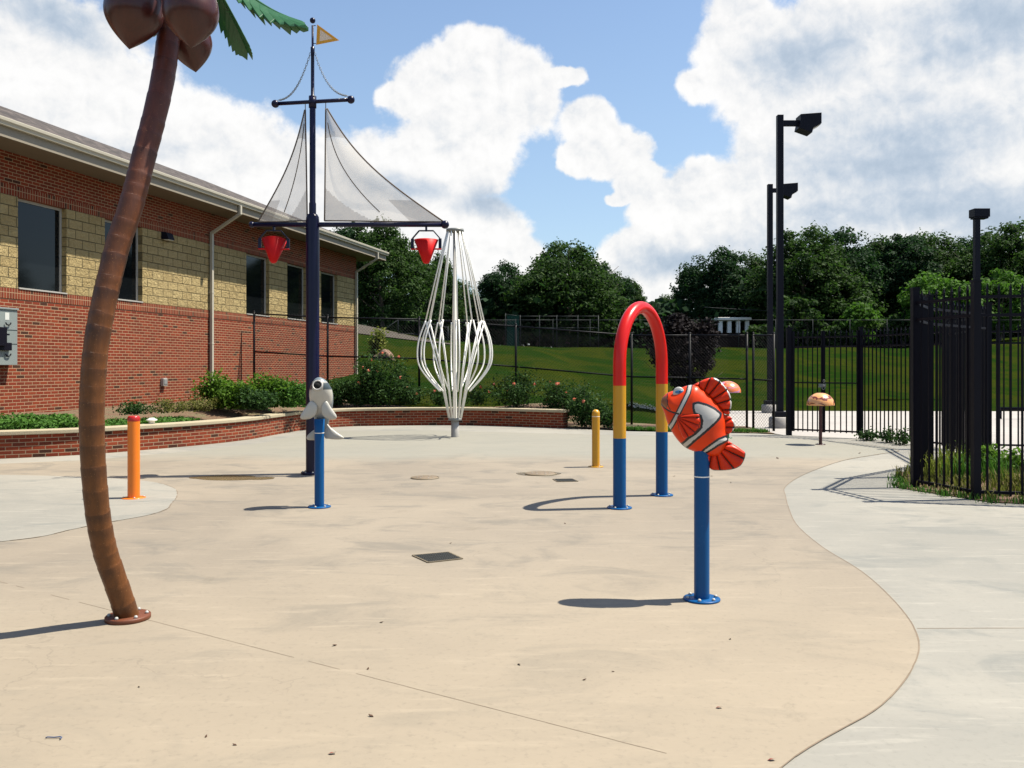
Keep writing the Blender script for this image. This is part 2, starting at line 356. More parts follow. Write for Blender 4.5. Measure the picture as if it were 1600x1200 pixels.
def dolphin_mat():
    m, t, b, o = new_mat('dolphin_paint'); c = oc(t)
    s_ = t.node('ShaderNodeSeparateXYZ', {0: c})
    f = t.smooth(t.m('ADD', s_.outputs[1], t.m('MULTIPLY', t.m('SUBTRACT', t.noise(c, 9, 3), .5), .03)), -.005, .04)
    ax_ = t.m('ABSOLUTE', t.m('SUBTRACT', s_.outputs[0], .0))
    f = t.m('MAXIMUM', f, t.smooth(s_.outputs[2], 1.415, 1.435))
    vis = t.m('MULTIPLY', t.m('MULTIPLY', t.smooth(s_.outputs[2], 1.325, 1.345), t.m('SUBTRACT', 1.0, t.smooth(s_.outputs[2], 1.405, 1.425))), t.smooth(ax_, .055, .07))
    base = t.mix(f, t.mix(t.noise(c, 7, 4), (.36,.35,.31), (.46,.44,.39)), t.mix(t.noise(c, 6, 4), (.10,.13,.145), (.17,.21,.23)))
    base = t.mix(vis, base, (.035,.05,.055))
    setb(t, b, base=base, rough=.35, coat=.2); return m
M['dolphin'] = dolphin_mat()
M['dolphinw'] = paint('dolphin_white', (.60,.57,.50), .4, .06, 6)
def lawn_mat():
    m, t, b, o = new_mat('mown_grass'); c = oc(t)
    big = t.noise(t.v('MULTIPLY', c, (1.0,.55,1)), .28, 5, .6, .8); mid = t.noise(t.v('MULTIPLY', c, (1, 2.2, 1)), .9, 6, .65); fine = t.noise(c, 22, 5, .75)
    base = t.mix(t.smooth(big, .40, .60), (.007,.030,.003), (.044,.048,.005))
    base = t.mix(t.m('MULTIPLY', t.smooth(mid, .45, .7), .6), base, (.058,.053,.011))
    base = t.mix(t.smooth(fine, .35, .75), [.008,.018,.003], base)
    setb(t, b, base=base, rough=1.0, spec=.0, normal=bump(t, fine, .03, .6)); return m
M['lawn'] = lawn_mat()
def mulch_mat():
    m, t, b, o = new_mat('mulch'); c = oc(t)
    n = t.noise(c, 30, 6, .75); n2 = t.noise(c, 2.0, 5, .6)
    base = t.mix(n, (.05,.028,.016), (.22,.13,.075)); base = t.mix(t.smooth(n2, .45, .65), base, t.mix(n, (.05,.05,.02), (.20,.17,.09)))
    setb(t, b, base=base, rough=.95, normal=bump(t, n, .04, 1.0)); return m
M['mulch'] = mulch_mat()
M['gravel'] = paint('gravel_bank', (.085,.070,.052), .95, .5, 6, bmp=1.0)
M['rock'] = paint('boulder_stone', (.27,.17,.12), .9, .5, 4, bmp=.8)
M['leafA'] = leaf_mat('leaves_deep', (.010,.029,.013), (.021,.054,.022), (.042,.086,.034), gain=0.6)
M['leafB'] = leaf_mat('leaves_mid', (.018,.042,.013), (.038,.080,.022), (.074,.124,.034), gain=0.6)
M['leafC'] = leaf_mat('leaves_bright', (.030,.080,.012), (.065,.150,.022), (.12,.22,.035), gain=0.7)
M['leafP'] = leaf_mat('leaves_purple', (.008,.005,.008), (.016,.010,.013), (.026,.018,.020), .1, gain=0.32)
M['leafG'] = leaf_mat('leaves_shrub', (.040,.090,.012), (.085,.17,.020), (.15,.26,.035), .3, gain=0.75)
M['leafR'] = leaf_mat('leaves_rose', (.012,.034,.010), (.030,.070,.020), (.065,.12,.035), .25, gain=0.8)
M['leafI'] = leaf_mat('leaves_groundcover', (.025,.070,.012), (.055,.14,.022), (.11,.23,.045), .25, gain=0.75)
M['leafY'] = leaf_mat('blades_yellow', (.10,.12,.025), (.18,.21,.040), (.30,.30,.08), .3, gain=0.7)
M['leafD'] = leaf_mat('blades_dry', (.06,.07,.02), (.12,.13,.035), (.24,.20,.08), .3, gain=0.7)
M['bloom'] = leaf_mat('rose_petals', (.60,.12,.07), (.75,.24,.16), (.80,.40,.28), .2)
M['bloomw'] = leaf_mat('white_petals', (.55,.50,.45), (.70,.66,.60), (.75,.72,.68), .2)
M['bark'] = bark_mat('bark')
M['stem'] = bark_mat('green_stem', (.06,.07,.03))
M['wet'] = paint('damp_patch', (.17,.125,.065), .25, .45, 3)
M['grate'] = paint('grate_iron', (.045,.045,.036), .5, .5, 30)
M['gratef'] = paint('grate_frame', (.20,.16,.10), .6, .25, 20)
M['void'] = paint('drain_void', (.006,.006,.005), .9, .1, 5)
M['coverm'] = paint('cover_plate', (.27,.20,.125), .5, .3, 8)
M['dead'] = paint('dead_leaf', (.10,.05,.025), .8, .5, 30)
M['redleaf'] = paint('red_leaf', (.30,.05,.03), .7, .3, 30)
M['twine'] = paint('blue_plastic', (.07,.11,.22), .5, .3, 30)
M['white'] = paint('white_wood', (.82,.81,.78), .6, .05, 5, k=1.0)
M['wallbrown'] = paint('dark_brown_render', (.035,.022,.018), .9, .2, 3, spec=.1)
M['screen'] = fabric_mat('green_windscreen', (.03,.09,.07), .75)

# ------------------------------------------------------------------ mesh helpers
class MB:
    def __init__(s): s.v = []; s.f = []; s.mi = []; s.uv = None; s.sm = []
    def add(s, vs, fs, mi=0, smooth=False):
        o = len(s.v); s.v += [tuple(x) for x in vs]; s.f += [tuple(i+o for i in f) for f in fs]
        s.mi += [mi]*len(fs); s.sm += [smooth]*len(fs)
    def box(s, a, b, mi=0, mat=None):
        x0,y0,z0 = a; x1,y1,z1 = b
        vs = [(x0,y0,z0),(x1,y0,z0),(x1,y1,z0),(x0,y1,z0),(x0,y0,z1),(x1,y0,z1),(x1,y1,z1),(x0,y1,z1)]
        if mat: vs = [mat @ Vector(v) for v in vs]
        s.add(vs, [(0,3,2,1),(4,5,6,7),(0,1,5,4),(1,2,6,5),(2,3,7,6),(3,0,4,7)], mi)
    def bar(s, p, q, wd, ht=None, mi=0):          # square bar between two points
        p = Vector(p); q = Vector(q); d = q-p; L = d.length
        if L < 1e-6: return
        ht = ht or wd; d.normalize()
        up = Vector((0,0,1)) if abs(d.z) < .95 else Vector((0,1,0))
        sd_ = d.cross(up).normalized(); u2 = sd_.cross(d).normalized()
        vs = []
        for c in (p, q):
            for a, b in ((-1,-1),(1,-1),(1,1),(-1,1)): vs.append(c+sd_*(a*wd/2)+u2*(b*ht/2))
        s.add(vs, [(0,1,2,3),(7,6,5,4),(0,4,5,1),(1,5,6,2),(2,6,7,3),(3,7,4,0)], mi)
    def tube(s, pts, rad, n=12, mi=0, cap=True, uv=False):
        pts = [Vector(p) for p in pts]
        rs = rad if hasattr(rad, '__len__') else [rad]*len(pts)
        o = len(s.v); t0 = (pts[1]-pts[0]).normalized()
        ref = Vector((0,1,0)) if abs(t0.y) < .9 else Vector((1,0,0))
        u = t0.cross(ref).normalized()
        for i, p in enumerate(pts):
            t = (pts[min(i+1,len(pts)-1)]-pts[max(i-1,0)]).normalized()
            u = (u-t*u.dot(t)).normalized(); v = t.cross(u)
            for k in range(n):
                a = 2*pi*k/n; s.v.append(tuple(p+(u*cos(a)+v*sin(a))*rs[i]))
        for i in range(len(pts)-1):
            for k in range(n):
                a = o+i*n+k; b = o+i*n+(k+1)%n
                s.f.append((a, b, b+n, a+n)); s.mi.append(mi); s.sm.append(True)
        if cap:
            s.f.append(tuple(o+k for k in range(n))[::-1]); s.mi.append(mi); s.sm.append(False)
            e = o+(len(pts)-1)*n; s.f.append(tuple(e+k for k in range(n))); s.mi.append(mi); s.sm.append(False)
    def lathe(s, c, prof, n=32, mi=0, axis=None, capt=False):   # prof: (radius, z)
        c = Vector(c); o = len(s.v)
        Mx = axis.to_matrix().to_4x4() if axis is not None else Matrix()
        for r, z in prof:
            for k in range(n):
                a = 2*pi*k/n; s.v.append(tuple(c+(Mx @ Vector((r*cos(a), r*sin(a), z)))))
        for i in range(len(prof)-1):
            for k in range(n):
                a = o+i*n+k; b = o+i*n+(k+1)%n
                s.f.append((a, b, b+n, a+n)); s.mi.append(mi); s.sm.append(True)
    def sphere(s, c, r, n=16, mi=0, sc=(1,1,1)):
        prof = [(max(1e-4, sin(pi*i/(n//2)))*r, -cos(pi*i/(n//2))*r) for i in range(n//2+1)]
        o = len(s.v); s.lathe((0,0,0), prof, n, mi)
        for i in range(o, len(s.v)):
            x,y,z = s.v[i]; s.v[i] = (c[0]+x*sc[0], c[1]+y*sc[1], c[2]+z*sc[2])
    def prism(s, poly, z0, z1, mi=0):
        n = len(poly); vs = [(p[0],p[1],z0) for p in poly]+[(p[0],p[1],z1) for p in poly]
        fs = [tuple(range(n))[::-1], tuple(range(n,2*n))]+[(i,(i+1)%n,(i+1)%n+n,i+n) for i in range(n)]
        s.add(vs, fs, mi)
    def build(s, name, mats, parent=None, loc=None, bevel=0, auto=True, uvs=None):
        me = bpy.data.meshes.new(name); me.from_pydata(s.v, [], s.f)
        if not isinstance(mats, (list, tuple)): mats = [mats]
        for m in mats: me.materials.append(m)
        me.polygons.foreach_set('material_index', s.mi); me.polygons.foreach_set('use_smooth', s.sm)
        if uvs is not None:
            ul = me.uv_layers.new(name='UVMap'); li = np.zeros(len(me.loops), dtype=np.int32); me.loops.foreach_get('vertex_index', li)
            ul.data.foreach_set('uv', np.asarray(uvs, dtype=np.float32)[li].ravel())
        me.update()
        ob = bpy.data.objects.new(name, me); C.objects.link(ob)
        if parent is not None: ob.parent = parent
        if loc is not None: ob.location = loc
        if bevel:
            bv = ob.modifiers.new('bevel', 'BEVEL'); bv.width = bevel; bv.segments = 2; bv.limit_method = 'ANGLE'; bv.angle_limit = R(50)
        return ob
def empty(name, loc=(0,0,0), rz=0):
    o = bpy.data.objects.new(name, None); C.objects.link(o); o.location = loc; o.rotation_euler = (0,0,rz); o.empty_display_size = .2
    return o
def tag(o, label=None, cat=None, group=None, kind=None):
    if label: o['label'] = label
    if cat: o['category'] = cat
    if group: o['group'] = group
    if kind: o['kind'] = kind
    return o
def copy_tree(o, parent=None):
    c = o.copy(); C.objects.link(c)
    if parent is not None: c.parent = parent
    for ch in list(o.children): copy_tree(ch, c)
    return c
def quads_mesh(name, cen, nor, size, mats, parent=None, aspect=.62, rng=None, mi=None, tangent=None):
    """many small leaf shaped faces: cen (N,3), nor (N,3), size (N,)"""
    N = len(cen); rng = rng or np.random.default_rng(0)
    nor = nor/np.maximum(np.linalg.norm(nor, axis=1, keepdims=True), 1e-6)
    t = tangent if tangent is not None else rng.normal(size=(N,3))
    u = np.cross(nor, t); u /= np.maximum(np.linalg.norm(u, axis=1, keepdims=True), 1e-6)
    v = np.cross(nor, u); s = size[:,None]
    V = np.stack([cen-u*s, cen-v*s*aspect+nor*s*.12, cen+u*s, cen+v*s*aspect+nor*s*.12], 1).reshape(-1,3)
    me = bpy.data.meshes.new(name)
    me.vertices.add(N*4); me.vertices.foreach_set('co', V.astype(np.float32).ravel())
    me.loops.add(N*4); me.loops.foreach_set('vertex_index', np.arange(N*4, dtype=np.int32))
    me.polygons.add(N); me.polygons.foreach_set('loop_start', np.arange(0, N*4, 4, dtype=np.int32))
    if not isinstance(mats, (list, tuple)): mats = [mats]
    for m in mats: me.materials.append(m)
    if mi is not None: me.polygons.foreach_set('material_index', mi.astype(np.int32))
    me.update(calc_edges=True); me.validate()
    ob = bpy.data.objects.new(name, me); C.objects.link(ob)
    if parent is not None: ob.parent = parent
    return ob
def cyl_prof(r, z0, z1, ch=.004): return [(0,z0),(r-ch,z0),(r,z0+ch),(r,z1-ch),(r-ch,z1),(0,z1)]
def catmull(pts, n=8):
    pts = [Vector(p) for p in pts]; out = []
    for i in range(len(pts)-1):
        p0 = pts[max(i-1,0)]; p1 = pts[i]; p2 = pts[i+1]; p3 = pts[min(i+2,len(pts)-1)]
        for k in range(n):
            t = k/n; out.append(.5*((2*p1)+(p2-p0)*t+(2*p0-5*p1+4*p2-p3)*t*t+(3*p1-p0-3*p2+p3)*t**3))
    out.append(pts[-1]); return out

# ================================================================== SETTING
def sstep(x, a, b):
    t = np.clip((x-a)/(b-a), 0, 1); return t*t*(3-2*t)
def ground_z(X, Y):
    X = np.asarray(X, float); Y = np.asarray(Y, float)
    start = 23.2+(30.6-23.2)*sstep(X, 3.6, 7.0)
    h = 2.9*np.clip((Y-start)/(60-start), 0, 1)
    h += .50*(1-sstep(X, 1.2, 3.4))*sstep(Y, 23.7, 24.6)*(1-sstep(Y, 45, 60)*.8)
    h += 1.9*np.exp(-(((X+13)/7.5)**2+((Y-54)/12)**2))
    h += .45*sstep(Y, 70, 130)*2
    side = sstep(X, 30, 44)                      # grass again right of the paved lot
    h += side*1.2*sstep(Y, 5, 40)
    h += .04*np.sin(X*.7+1)*np.sin(Y*.5)*sstep(Y, 26, 34)
    return h-.03
def gz(x, y): return float(ground_z(x, y))
def terrain():
    xs = np.concatenate([np.linspace(-1500,-90,12), np.linspace(-80,-22,24), np.linspace(-20,30,101), np.linspace(32,90,24), np.linspace(100,1500,12)])
    ys = np.concatenate([np.linspace(-600,-12,10), np.linspace(-10,18,15), np.linspace(18.5,66,96), np.linspace(68,140,28), np.linspace(160,2200,12)])
    XX, YY = np.meshgrid(xs, ys); ZZ = ground_z(XX, YY)
    V = np.stack([XX,YY,ZZ],-1).reshape(-1,3); nx = len(xs); ny = len(ys)
    b = MB(); b.v = [tuple(v) for v in V]
    for j in range(ny-1):
        for i in range(nx-1):
            a = j*nx+i; b.f.append((a,a+1,a+nx+1,a+nx)); b.mi.append(0); b.sm.append(True)
    return tag(b.build('lawn', M['lawn']), kind='structure')
terrain()
# seat wall line (front face, on the ground)
SW = [(-10.9,14.25),(-9.9,14.4),(-8.83,14.79),(-7.77,15.42),(-7.02,16.3),(-6.3,17.35),(-5.75,18.6),(-5.5,20.0),(-5.15,21.6),(-4.4,22.65),(-3.27,23.05),(-1.56,23.2),(-.26,22.85),(1.31,22.05)]
SWc = [Vector((p.x,p.y)) for p in catmull([(a,b,0) for a,b in SW], 8)]
def offset_line(pts, d):
    out = []
    for i, p in enumerate(pts):
        t = (pts[min(i+1,len(pts)-1)]-pts[max(i-1,0)]).normalized(); n = Vector((-t.y, t.x)); out.append(p+n*d)
    return out
deck_poly = [(-16,-9),(16,-9),(16,8.9),(8.1,9.35),(5.62,10.02),(5.05,11.25),(5.75,12.75),(7.3,14.3),(8.1,16.0),(8.9,19.2),(7.72,18.9),(6.38,19.85),(5.8,20.35),(2.9,21.05),(1.45,22.0)]
deck_poly += [tuple(p) for p in offset_line(SWc, .15)[::-1]] + [(-16,13.6)]
def flat_poly(name, poly, z, mat, **k):
    b = MB(); b.add([(p[0],p[1],z) for p in poly], [tuple(range(len(poly)))]); o = b.build(name, mat)
    bm_n = Vector((0,0,1))
    if o.data.polygons[0].normal.z < 0: o.data.flip_normals()
    return tag(o, **k)
flat_poly('concrete_deck', deck_poly, 0.0, M['deck'], kind='structure')
lot = [(6.36,19.8),(8.2,17.0),(8.35,15.2),(9.6,14.0),(40,12.5),(40,30.0),(12,30.6),(6.0,30.9),(5.9,22.5)]
flat_poly('parking_lot', lot, -.006, M['lot'], kind='structure')
# tan splash pad with its free-form edge
pad_r = [(-.3,-9),(-.2,1.0),(.35,2.4),(1.07,3.41),(1.75,4.05),(2.22,4.7),(2.46,5.255),(2.62,5.95),(2.72,6.7),(2.74,7.58),(2.86,8.6),(3.10,9.6),(3.35,10.5),(3.64,11.4),(4.38,12.76),(5.6,14.5),(6.6,15.5),(7.35,16.3),(7.15,17.6),(6.2,18.7),(4.8,19.4),(2.6,19.7),(1.0,20.3)]
padc = [ (p.x,p.y) for p in catmull([(a,b,0) for a,b in pad_r], 8)]
lobe = [(-8.6,17.2),(-8.0,14.2),(-5.9,12.55),(-4.9,11.5),(-4.62,12.1),(-5.4,12.5)]
pad_poly = padc+[(-2.0,21.3),(-4.2,21.0),(-4.9,19.6),(-5.2,17.8),(-5.9,16.3),(-7.2,14.6),(-8.6,13.9),(-16,13.0),(-16,-9)]
flat_poly('splash_pad', pad_poly, .004, M['pad'], kind='structure')
# grey slab patch on the left with a cracked edge
pl = [(-16,12.4),(-8.6,12.6),(-6.3,12.35),(-5.1,11.9),(-4.45,11.25),(-4.12,10.55),(-3.95,9.95),(-3.85,9.55),(-3.9,9.15),(-4.15,8.7),(-4.3,8.35),(-4.45,7.95),(-5.0,7.6),(-6.0,7.25),(-16,6.4)]
plc = [(p.x,p.y) for p in catmull([(a,b,0) for a,b in pl], 6)]
flat_poly('grey_slab', plc, .008, M['deck'], kind='structure')
def strip(name, pts, wd, z, mat, jitter=0.0, skip=0.0, seed=1):
    rnd = random.Random(seed); b = MB(); pts = [Vector((p[0],p[1])) for p in pts]
    L = offset_line(pts, wd/2); Rr = offset_line(pts, -wd/2)
    for i in range(len(pts)-1):
        if rnd.random() < skip: continue
        j = [Vector((rnd.uniform(-1,1),rnd.uniform(-1,1)))*jitter for _ in range(4)]
        q = [L[i]+j[0], L[i+1]+j[1], Rr[i+1]+j[2], Rr[i]+j[3]]
        b.add([(p.x,p.y,z) for p in q], [(3,2,1,0)])
    return tag(b.build(name, mat), kind='structure')
strip('pad_edge_joint', padc[:190], .008, .0052, M['seam'], .0012, .0)
strip('slab_edge_joint', plc[12:], .010, .0092, M['seam'], .004, .25, 3)
def seg(a, b, n=60): return [(a[0]+(b[0]-a[0])*i/n, a[1]+(b[1]-a[1])*i/n) for i in range(n+1)]
strip('control_joint', seg((-9.0,9.66),(1.6,2.92),110), .0040, .0051, M['seam'], .001, .22, 5)
strip('deck_joint', seg((2.47,5.23),(9.5,5.3),40), .009, .0010, M['seam'], .001, .0, 6)
strip('deck_joint', seg((6.3,8.6),(3.9,3.2),40), .022, .0011, M['deck'], .001, 0, 7)
strip('kerb_joint', [(a,b) for a,b in padc[120:190]], .02, .0054, M['seam'], .003, .3, 8)
# planter bed behind the seat wall
def planter():
    back = offset_line(SWc, .22)
    b = MB(); n = len(back); rows = 14
    for i, p in enumerate(back):
        X, Y = p
        if Y < 19: 
            t = Vector((-.9743,.2253)); e = p+t*7
        else: e = Vector((p.x-.5 if p.x < -3 else p.x, 25.2 if p.x < -3 else 24.2))
        for j in range(rows):
            q = p.lerp(e, j/(rows-1)); d = (q-p).length
            z = .40+.26*float(sstep(d, 0, 3.0))+.025*sin(q.x*3.1)*sin(q.y*2.7)
            b.v.append((q.x,q.y,z if d > .01 else .38))
    for i in range(n-1):
        for j in range(rows-1):
            a = i*rows+j; b.f.append((a,a+rows,a+rows+1,a+1)); b.mi.append(0); b.sm.append(True)
    o = b.build('planter_soil', M['mulch'])
    if o.data.polygons[5].normal.z < 0: o.data.flip_normals()
    return tag(o, kind='structure')
planter()
# mulch beyond the wall end, under the roses, and the grass bed by the right fence
def draped(name, poly_x, poly_y, n, m, mat, dz):
    b = MB()
    for j in range(m+1):
        for i in range(n+1):
            u = i/n; v = j/m
            x = poly_x[0]+(poly_x[1]-poly_x[0])*u; y0 = poly_y[0][0]+(poly_y[0][1]-poly_y[0][0])*u; y1 = poly_y[1][0]+(poly_y[1][1]-poly_y[1][0])*u
            y = y0+(y1-y0)*v; b.v.append((x,y,max(gz(x,y),-.03)+dz))
    for j in range(m):
        for i in range(n):
            a = j*(n+1)+i; b.f.append((a,a+1,a+n+2,a+n+1)); b.mi.append(0); b.sm.append(True)
    return tag(b.build(name, mat), kind='structure')
draped('mulch_bed', (1.2,6.2), ((22.15,20.2),(24.2,22.6)), 20, 8, M['mulch'], .045)
bed = [(5.05,11.25),(5.62,10.02),(8.1,9.35),(16,8.9),(16,12.2),(9.3,12.6),(8.3,14.0),(7.95,14.6),(7.0,14.1),(5.75,12.75)]
flat_poly('grass_bed', bed, .012, M['mulch'], kind='structure')

# ================================================================== SEAT WALL
def seat_wall():
    root = empty('brick_seat_wall', (SWc[0].x, SWc[0].y, 0)); base = Vector((SWc[0].x, SWc[0].y, 0))
    tag(root, 'low curved red brick seat wall with pale stone coping edging the planter', 'wall')
    th = .30
    def loft(inner, outer, z0, z1, step=1):
        b = MB(); uv = []; s = 0
        n = len(inner)
        for i in range(n):
            if i: s += (inner[i]-inner[i-1]).length
            for (p, z, du) in ((inner[i],z0,0),(inner[i],z1,0),(outer[i],z1,.3),(outer[i],z0,.3)):
                b.v.append((p.x-base.x, p.y-base.y, z)); uv.append((s+du*0, z))
        for i in range(n-1):
            for k in range(4):
                a = i*4+k; c = i*4+(k+1)%4; b.f.append((a, a+4, c+4, c) if True else 0); b.mi.append(0); b.sm.append(False)
        # end caps with their own uv
        for e in (0, n-1):
            o = len(b.v); q = [inner[e], outer[e]]
            for (p, z, u_) in ((q[0],z0,0),(q[1],z0,th),(q[1],z1,th),(q[0],z1,0)):
                b.v.append((p.x-base.x,p.y-base.y,z)); uv.append((u_+.05, z))
            b.f.append((o,o+1,o+2,o+3) if e else (o+3,o+2,o+1,o)); b.mi.append(0); b.sm.append(False)
        return b, uv
    b, uv = loft(SWc, offset_line(SWc, th), -.02, .40); b.build('brickwork', M['brick_uv'], root, uvs=uv)
    ins = offset_line(SWc, -.045); outs = offset_line(SWc, th+.045)
    te = (SWc[-1]-SWc[-2]).normalized()*.045
    ins[-1] = ins[-1]+te; outs[-1] = outs[-1]+te
    b, uv = loft(ins, outs, .403, .475); b.build('coping', M['coping'], root, bevel=.012)
seat_wall()

# ================================================================== BUILDING
BX, BY = -9.91, 16.6
def building():
    root = empty('brick_building', (BX,BY,0), atan2(.9743,.2253))
    tag(root, 'long one storey brick building with tan block band, dark windows and shingle roof', 'building')
    X0, X1, DP = -9.0, 17.14, 8.0
    ZB, ZS, ZW0, ZW1, ZH, ZT = .25, 2.927, 3.13, 4.96, 5.163, 5.87
    def b1(): return MB()
    b = b1(); b.box((X0,0,ZB),(X1,DP,ZS)); b.box((X0,0,ZH),(X1,DP,ZT)); b.box((X0+.3,.3,ZS+.002),(X1-.3,DP-.3,ZH-.002)); b.build('brick_wall', M['brick'], root)
    b = b1(); b.box((X0,-.012,ZS),(X1+.012,.25,ZW0)); b.build('sill_course', M['soldier'], root)
    b = b1(); b.box((X0,-.006,ZW1),(X1+.006,.25,ZH)); b.build('header_course', M['soldier'], root)
    wins = [(-6.95,-5.63),(-4.5,-3.18),(-2.02,-.7),(.44,1.76),(2.95,4.27),(9.04,10.40),(11.57,12.93),(14.05,15.40)]
    b = b1(); xs = X0
    for (a, c) in wins+[(X1,X1)]:
        if a > xs: b = b1(); b.box((xs,.0,ZW0),(a,.28,ZW1)); b.build('block_pier', M['block'], root)
        xs = c
    b = b1(); b.box((X1-.28,.28,ZW0),(X1,DP,ZW1)); b.build('block_pier', M['block'], root)
    for (a, c) in wins:
        fb_ = b1(); d = .12; fw = .05
        fb_.box((a,d,ZW0),(c,d+.06,ZW0+fw)); fb_.box((a,d,ZW1-fw),(c,d+.06,ZW1)); fb_.box((a,d,ZW0+fw),(a+fw,d+.06,ZW1-fw)); fb_.box((c-fw,d,ZW0+fw),(c,d+.06,ZW1-fw))
        wf = fb_.build('window', M['alu'], root)
        pb = b1(); pb.box((a+fw,d+.025,ZW0+fw),(c-fw,d+.035,ZW1-fw)); pb.build('pane', M['glass'], wf)
        sb_ = b1(); sb_.box((a+.005,-.03,ZW0+.002),(c-.005,d-.002,ZW0+.03)); sb_.build('sill', M['alu'], wf)
    OH = .86
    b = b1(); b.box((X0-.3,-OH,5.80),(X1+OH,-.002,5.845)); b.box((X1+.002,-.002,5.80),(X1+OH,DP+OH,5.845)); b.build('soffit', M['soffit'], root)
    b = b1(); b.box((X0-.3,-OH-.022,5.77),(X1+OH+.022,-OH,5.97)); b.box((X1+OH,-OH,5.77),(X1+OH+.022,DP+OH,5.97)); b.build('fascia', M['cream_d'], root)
    # gutter: an open K shaped trough swept along the eave
    prof = [(0,.12),(0,0),(-.075,0),(-.085,.045),(-.11,.075),(-.115,.125),(-.105,.135),(-.095,.125),(-.09,.08),(-.065,.05),(-.06,.012),(-.01,.012),(-.01,.12)]
    b = b1(); n = len(prof)
    for x in (X0-.3, X1+OH+.08):
        for (y, z) in prof: b.v.append((x, -OH-.024+y, 5.965+z))
    for i in range(n): b.f.append((i,(i+1)%n,(i+1)%n+n,i+n)); b.mi.append(0); b.sm.append(False)
    b.f.append(tuple(range(n))); b.f.append(tuple(range(n,2*n))[::-1]); b.mi += [0,0]; b.sm += [False,False]
    b.build('gutter', M['cream'], root)
    # roof: hipped at the far end
    s = .425; e0 = -OH-.05; zr = 6.06; yr = DP/2; zt = zr+s*(yr-e0); xe = X1+OH+.05; xr = xe-(yr-e0)
    V = [(X0-.3,e0,zr),(xe,e0,zr),(xe,2*yr-e0,zr),(X0-.3,2*yr-e0,zr),(X0-.3,yr,zt),(xr,yr,zt)]
    V2 = [(x,y,z-.05) for x,y,z in V]
    b = b1(); b.add(V+V2, [(0,1,5,4),(1,2,5),(2,3,4,5),(3,0,4),(0,6,7,1),(1,7,8,2),(2,8,9,3),(3,9,6,0),(6,9,8,7)]); b.build('roof', M['shingle'], root)
    # downspouts
    for xd in (7.12, 17.0):
        b = b1(); yo = -OH-.08
        b.box((xd-.04,yo-.035,5.72),(xd+.04,yo+.035,5.965))
        b.bar((xd,yo,5.74),(xd,-.07,5.24),.08,.075)
        zb = .55 if xd < 10 else 1.1
        b.box((xd-.042,-.115,zb),(xd+.042,-.035,5.28))
        for z in (2.2, 3.6, 4.9): b.box((xd-.055,-.122,z),(xd+.055,-.003,z+.03))
        dn = b.build('downspout', M['cream'], root, bevel=.006)
        bb = b1(); bb.lathe((xd,-.075,0), [(0,zb-.4),(.085,zb-.4),(.085,zb+.02),(.07,zb+.10),(.0,zb+.10)], 16); bb.build('boot', M['cream'], dn)
    return root
bl = building()
def on_wall(x, y, z):       # building-local metres -> world
    a = atan2(.9743,.2253); return Vector((BX+cos(a)*x-sin(a)*y, BY+sin(a)*x+cos(a)*y, z))
WA = atan2(.9743,.2253)
def wall_boxes():
    # main electrical cabinet
    r = empty('electrical_cabinet', on_wall(-.19,0,0), WA); tag(r, 'grey steel electrical cabinet fixed to brick wall at left edge', 'cabinet')
    b = MB(); b.box((-.62,-.20,1.62),(.405,-.003,2.69)); b.box((-.64,-.225,2.69),(.42,-.003,2.725)); b.build('cabinet_body', M['ebox'], r, bevel=.006)
    b = MB(); b.box((-.6,-.33,1.98),(.02,-.2005,2.34)); b.build('switch_cover', M['black'], r, bevel=.01)
    b = MB(); b.box((-.6,-.27,1.90),(.20,-.2005,2.05)); b.build('switch_cover', M['black'], r, bevel=.01)
    b = MB(); b.box((.10,-.2035,2.49),(.2,-.2005,2.63)); b.build('notice_label', M['paper'], r)
    for z in (2.44, 1.84):
        b = MB(); b.tube([Vector((.15+.06*cos(a),-.21-.02,z+.05*sin(a))) for a in np.linspace(pi,2*pi,12)], .012, 8); b.build('padlock', M['black'], r)
    b = MB(); b.bar((.03,-.2035,2.30),(.40,-.2035,2.30),.006); b.bar((.03,-.2035,2.03),(.40,-.2035,2.03),.006); b.box((.13,-.205,2.20),(.21,-.2005,2.225)); b.build('seam', M['black'], r)
    b = MB(); b.tube([(.0,-.1,1.62),(.0,-.1,.55)], .05, 12); b.tube([(-.3,-.1,1.62),(-.3,-.1,.55)], .05, 12); b.build('shadow_tube', M['black'], r)  # black tubes added in place of the shadow below the cabinet
    r = empty('outlet_box', on_wall(5.05,0,0), WA); tag(r, 'small weathered outlet box low on the brick wall', 'outlet box')
    b = MB(); b.box((-.08,-.09,1.10),(.08,-.003,1.30)); b.build('box_body', M['greypole'], r, bevel=.01)
    b = MB(); b.box((-.065,-.102,1.14),(.065,-.0905,1.27)); b.build('flap', M['galv'], r, bevel=.004)
    first = None
    for i, (x, z, lab) in enumerate(((5.15,4.88,'dark wedge wall light above the block band left of the long downspout'),(-.4+7.6,-99,''),)):
        if z < 0: continue
        r = empty('wall_light', on_wall(x,0,0), WA); tag(r, lab, 'wall light')
        b = MB(); b.add([(-.16,-.003,z-.10),(.16,-.003,z-.10),(.16,-.003,z+.09),(-.16,-.003,z+.09),(-.13,-.20,z-.10),(.13,-.20,z-.10),(.13,-.13,z+.07),(-.13,-.13,z+.07)],
              [(0,1,2,3),(4,7,6,5),(0,4,5,1),(3,2,6,7),(0,3,7,4),(1,5,6,2)]); b.build('housing', M['dkbronze'], r, bevel=.008)
        b = MB(); b.box((-.11,-.17,z-.112),(.11,-.04,z-.1005)); b.build('lens', M['paper'], r)
wall_boxes()

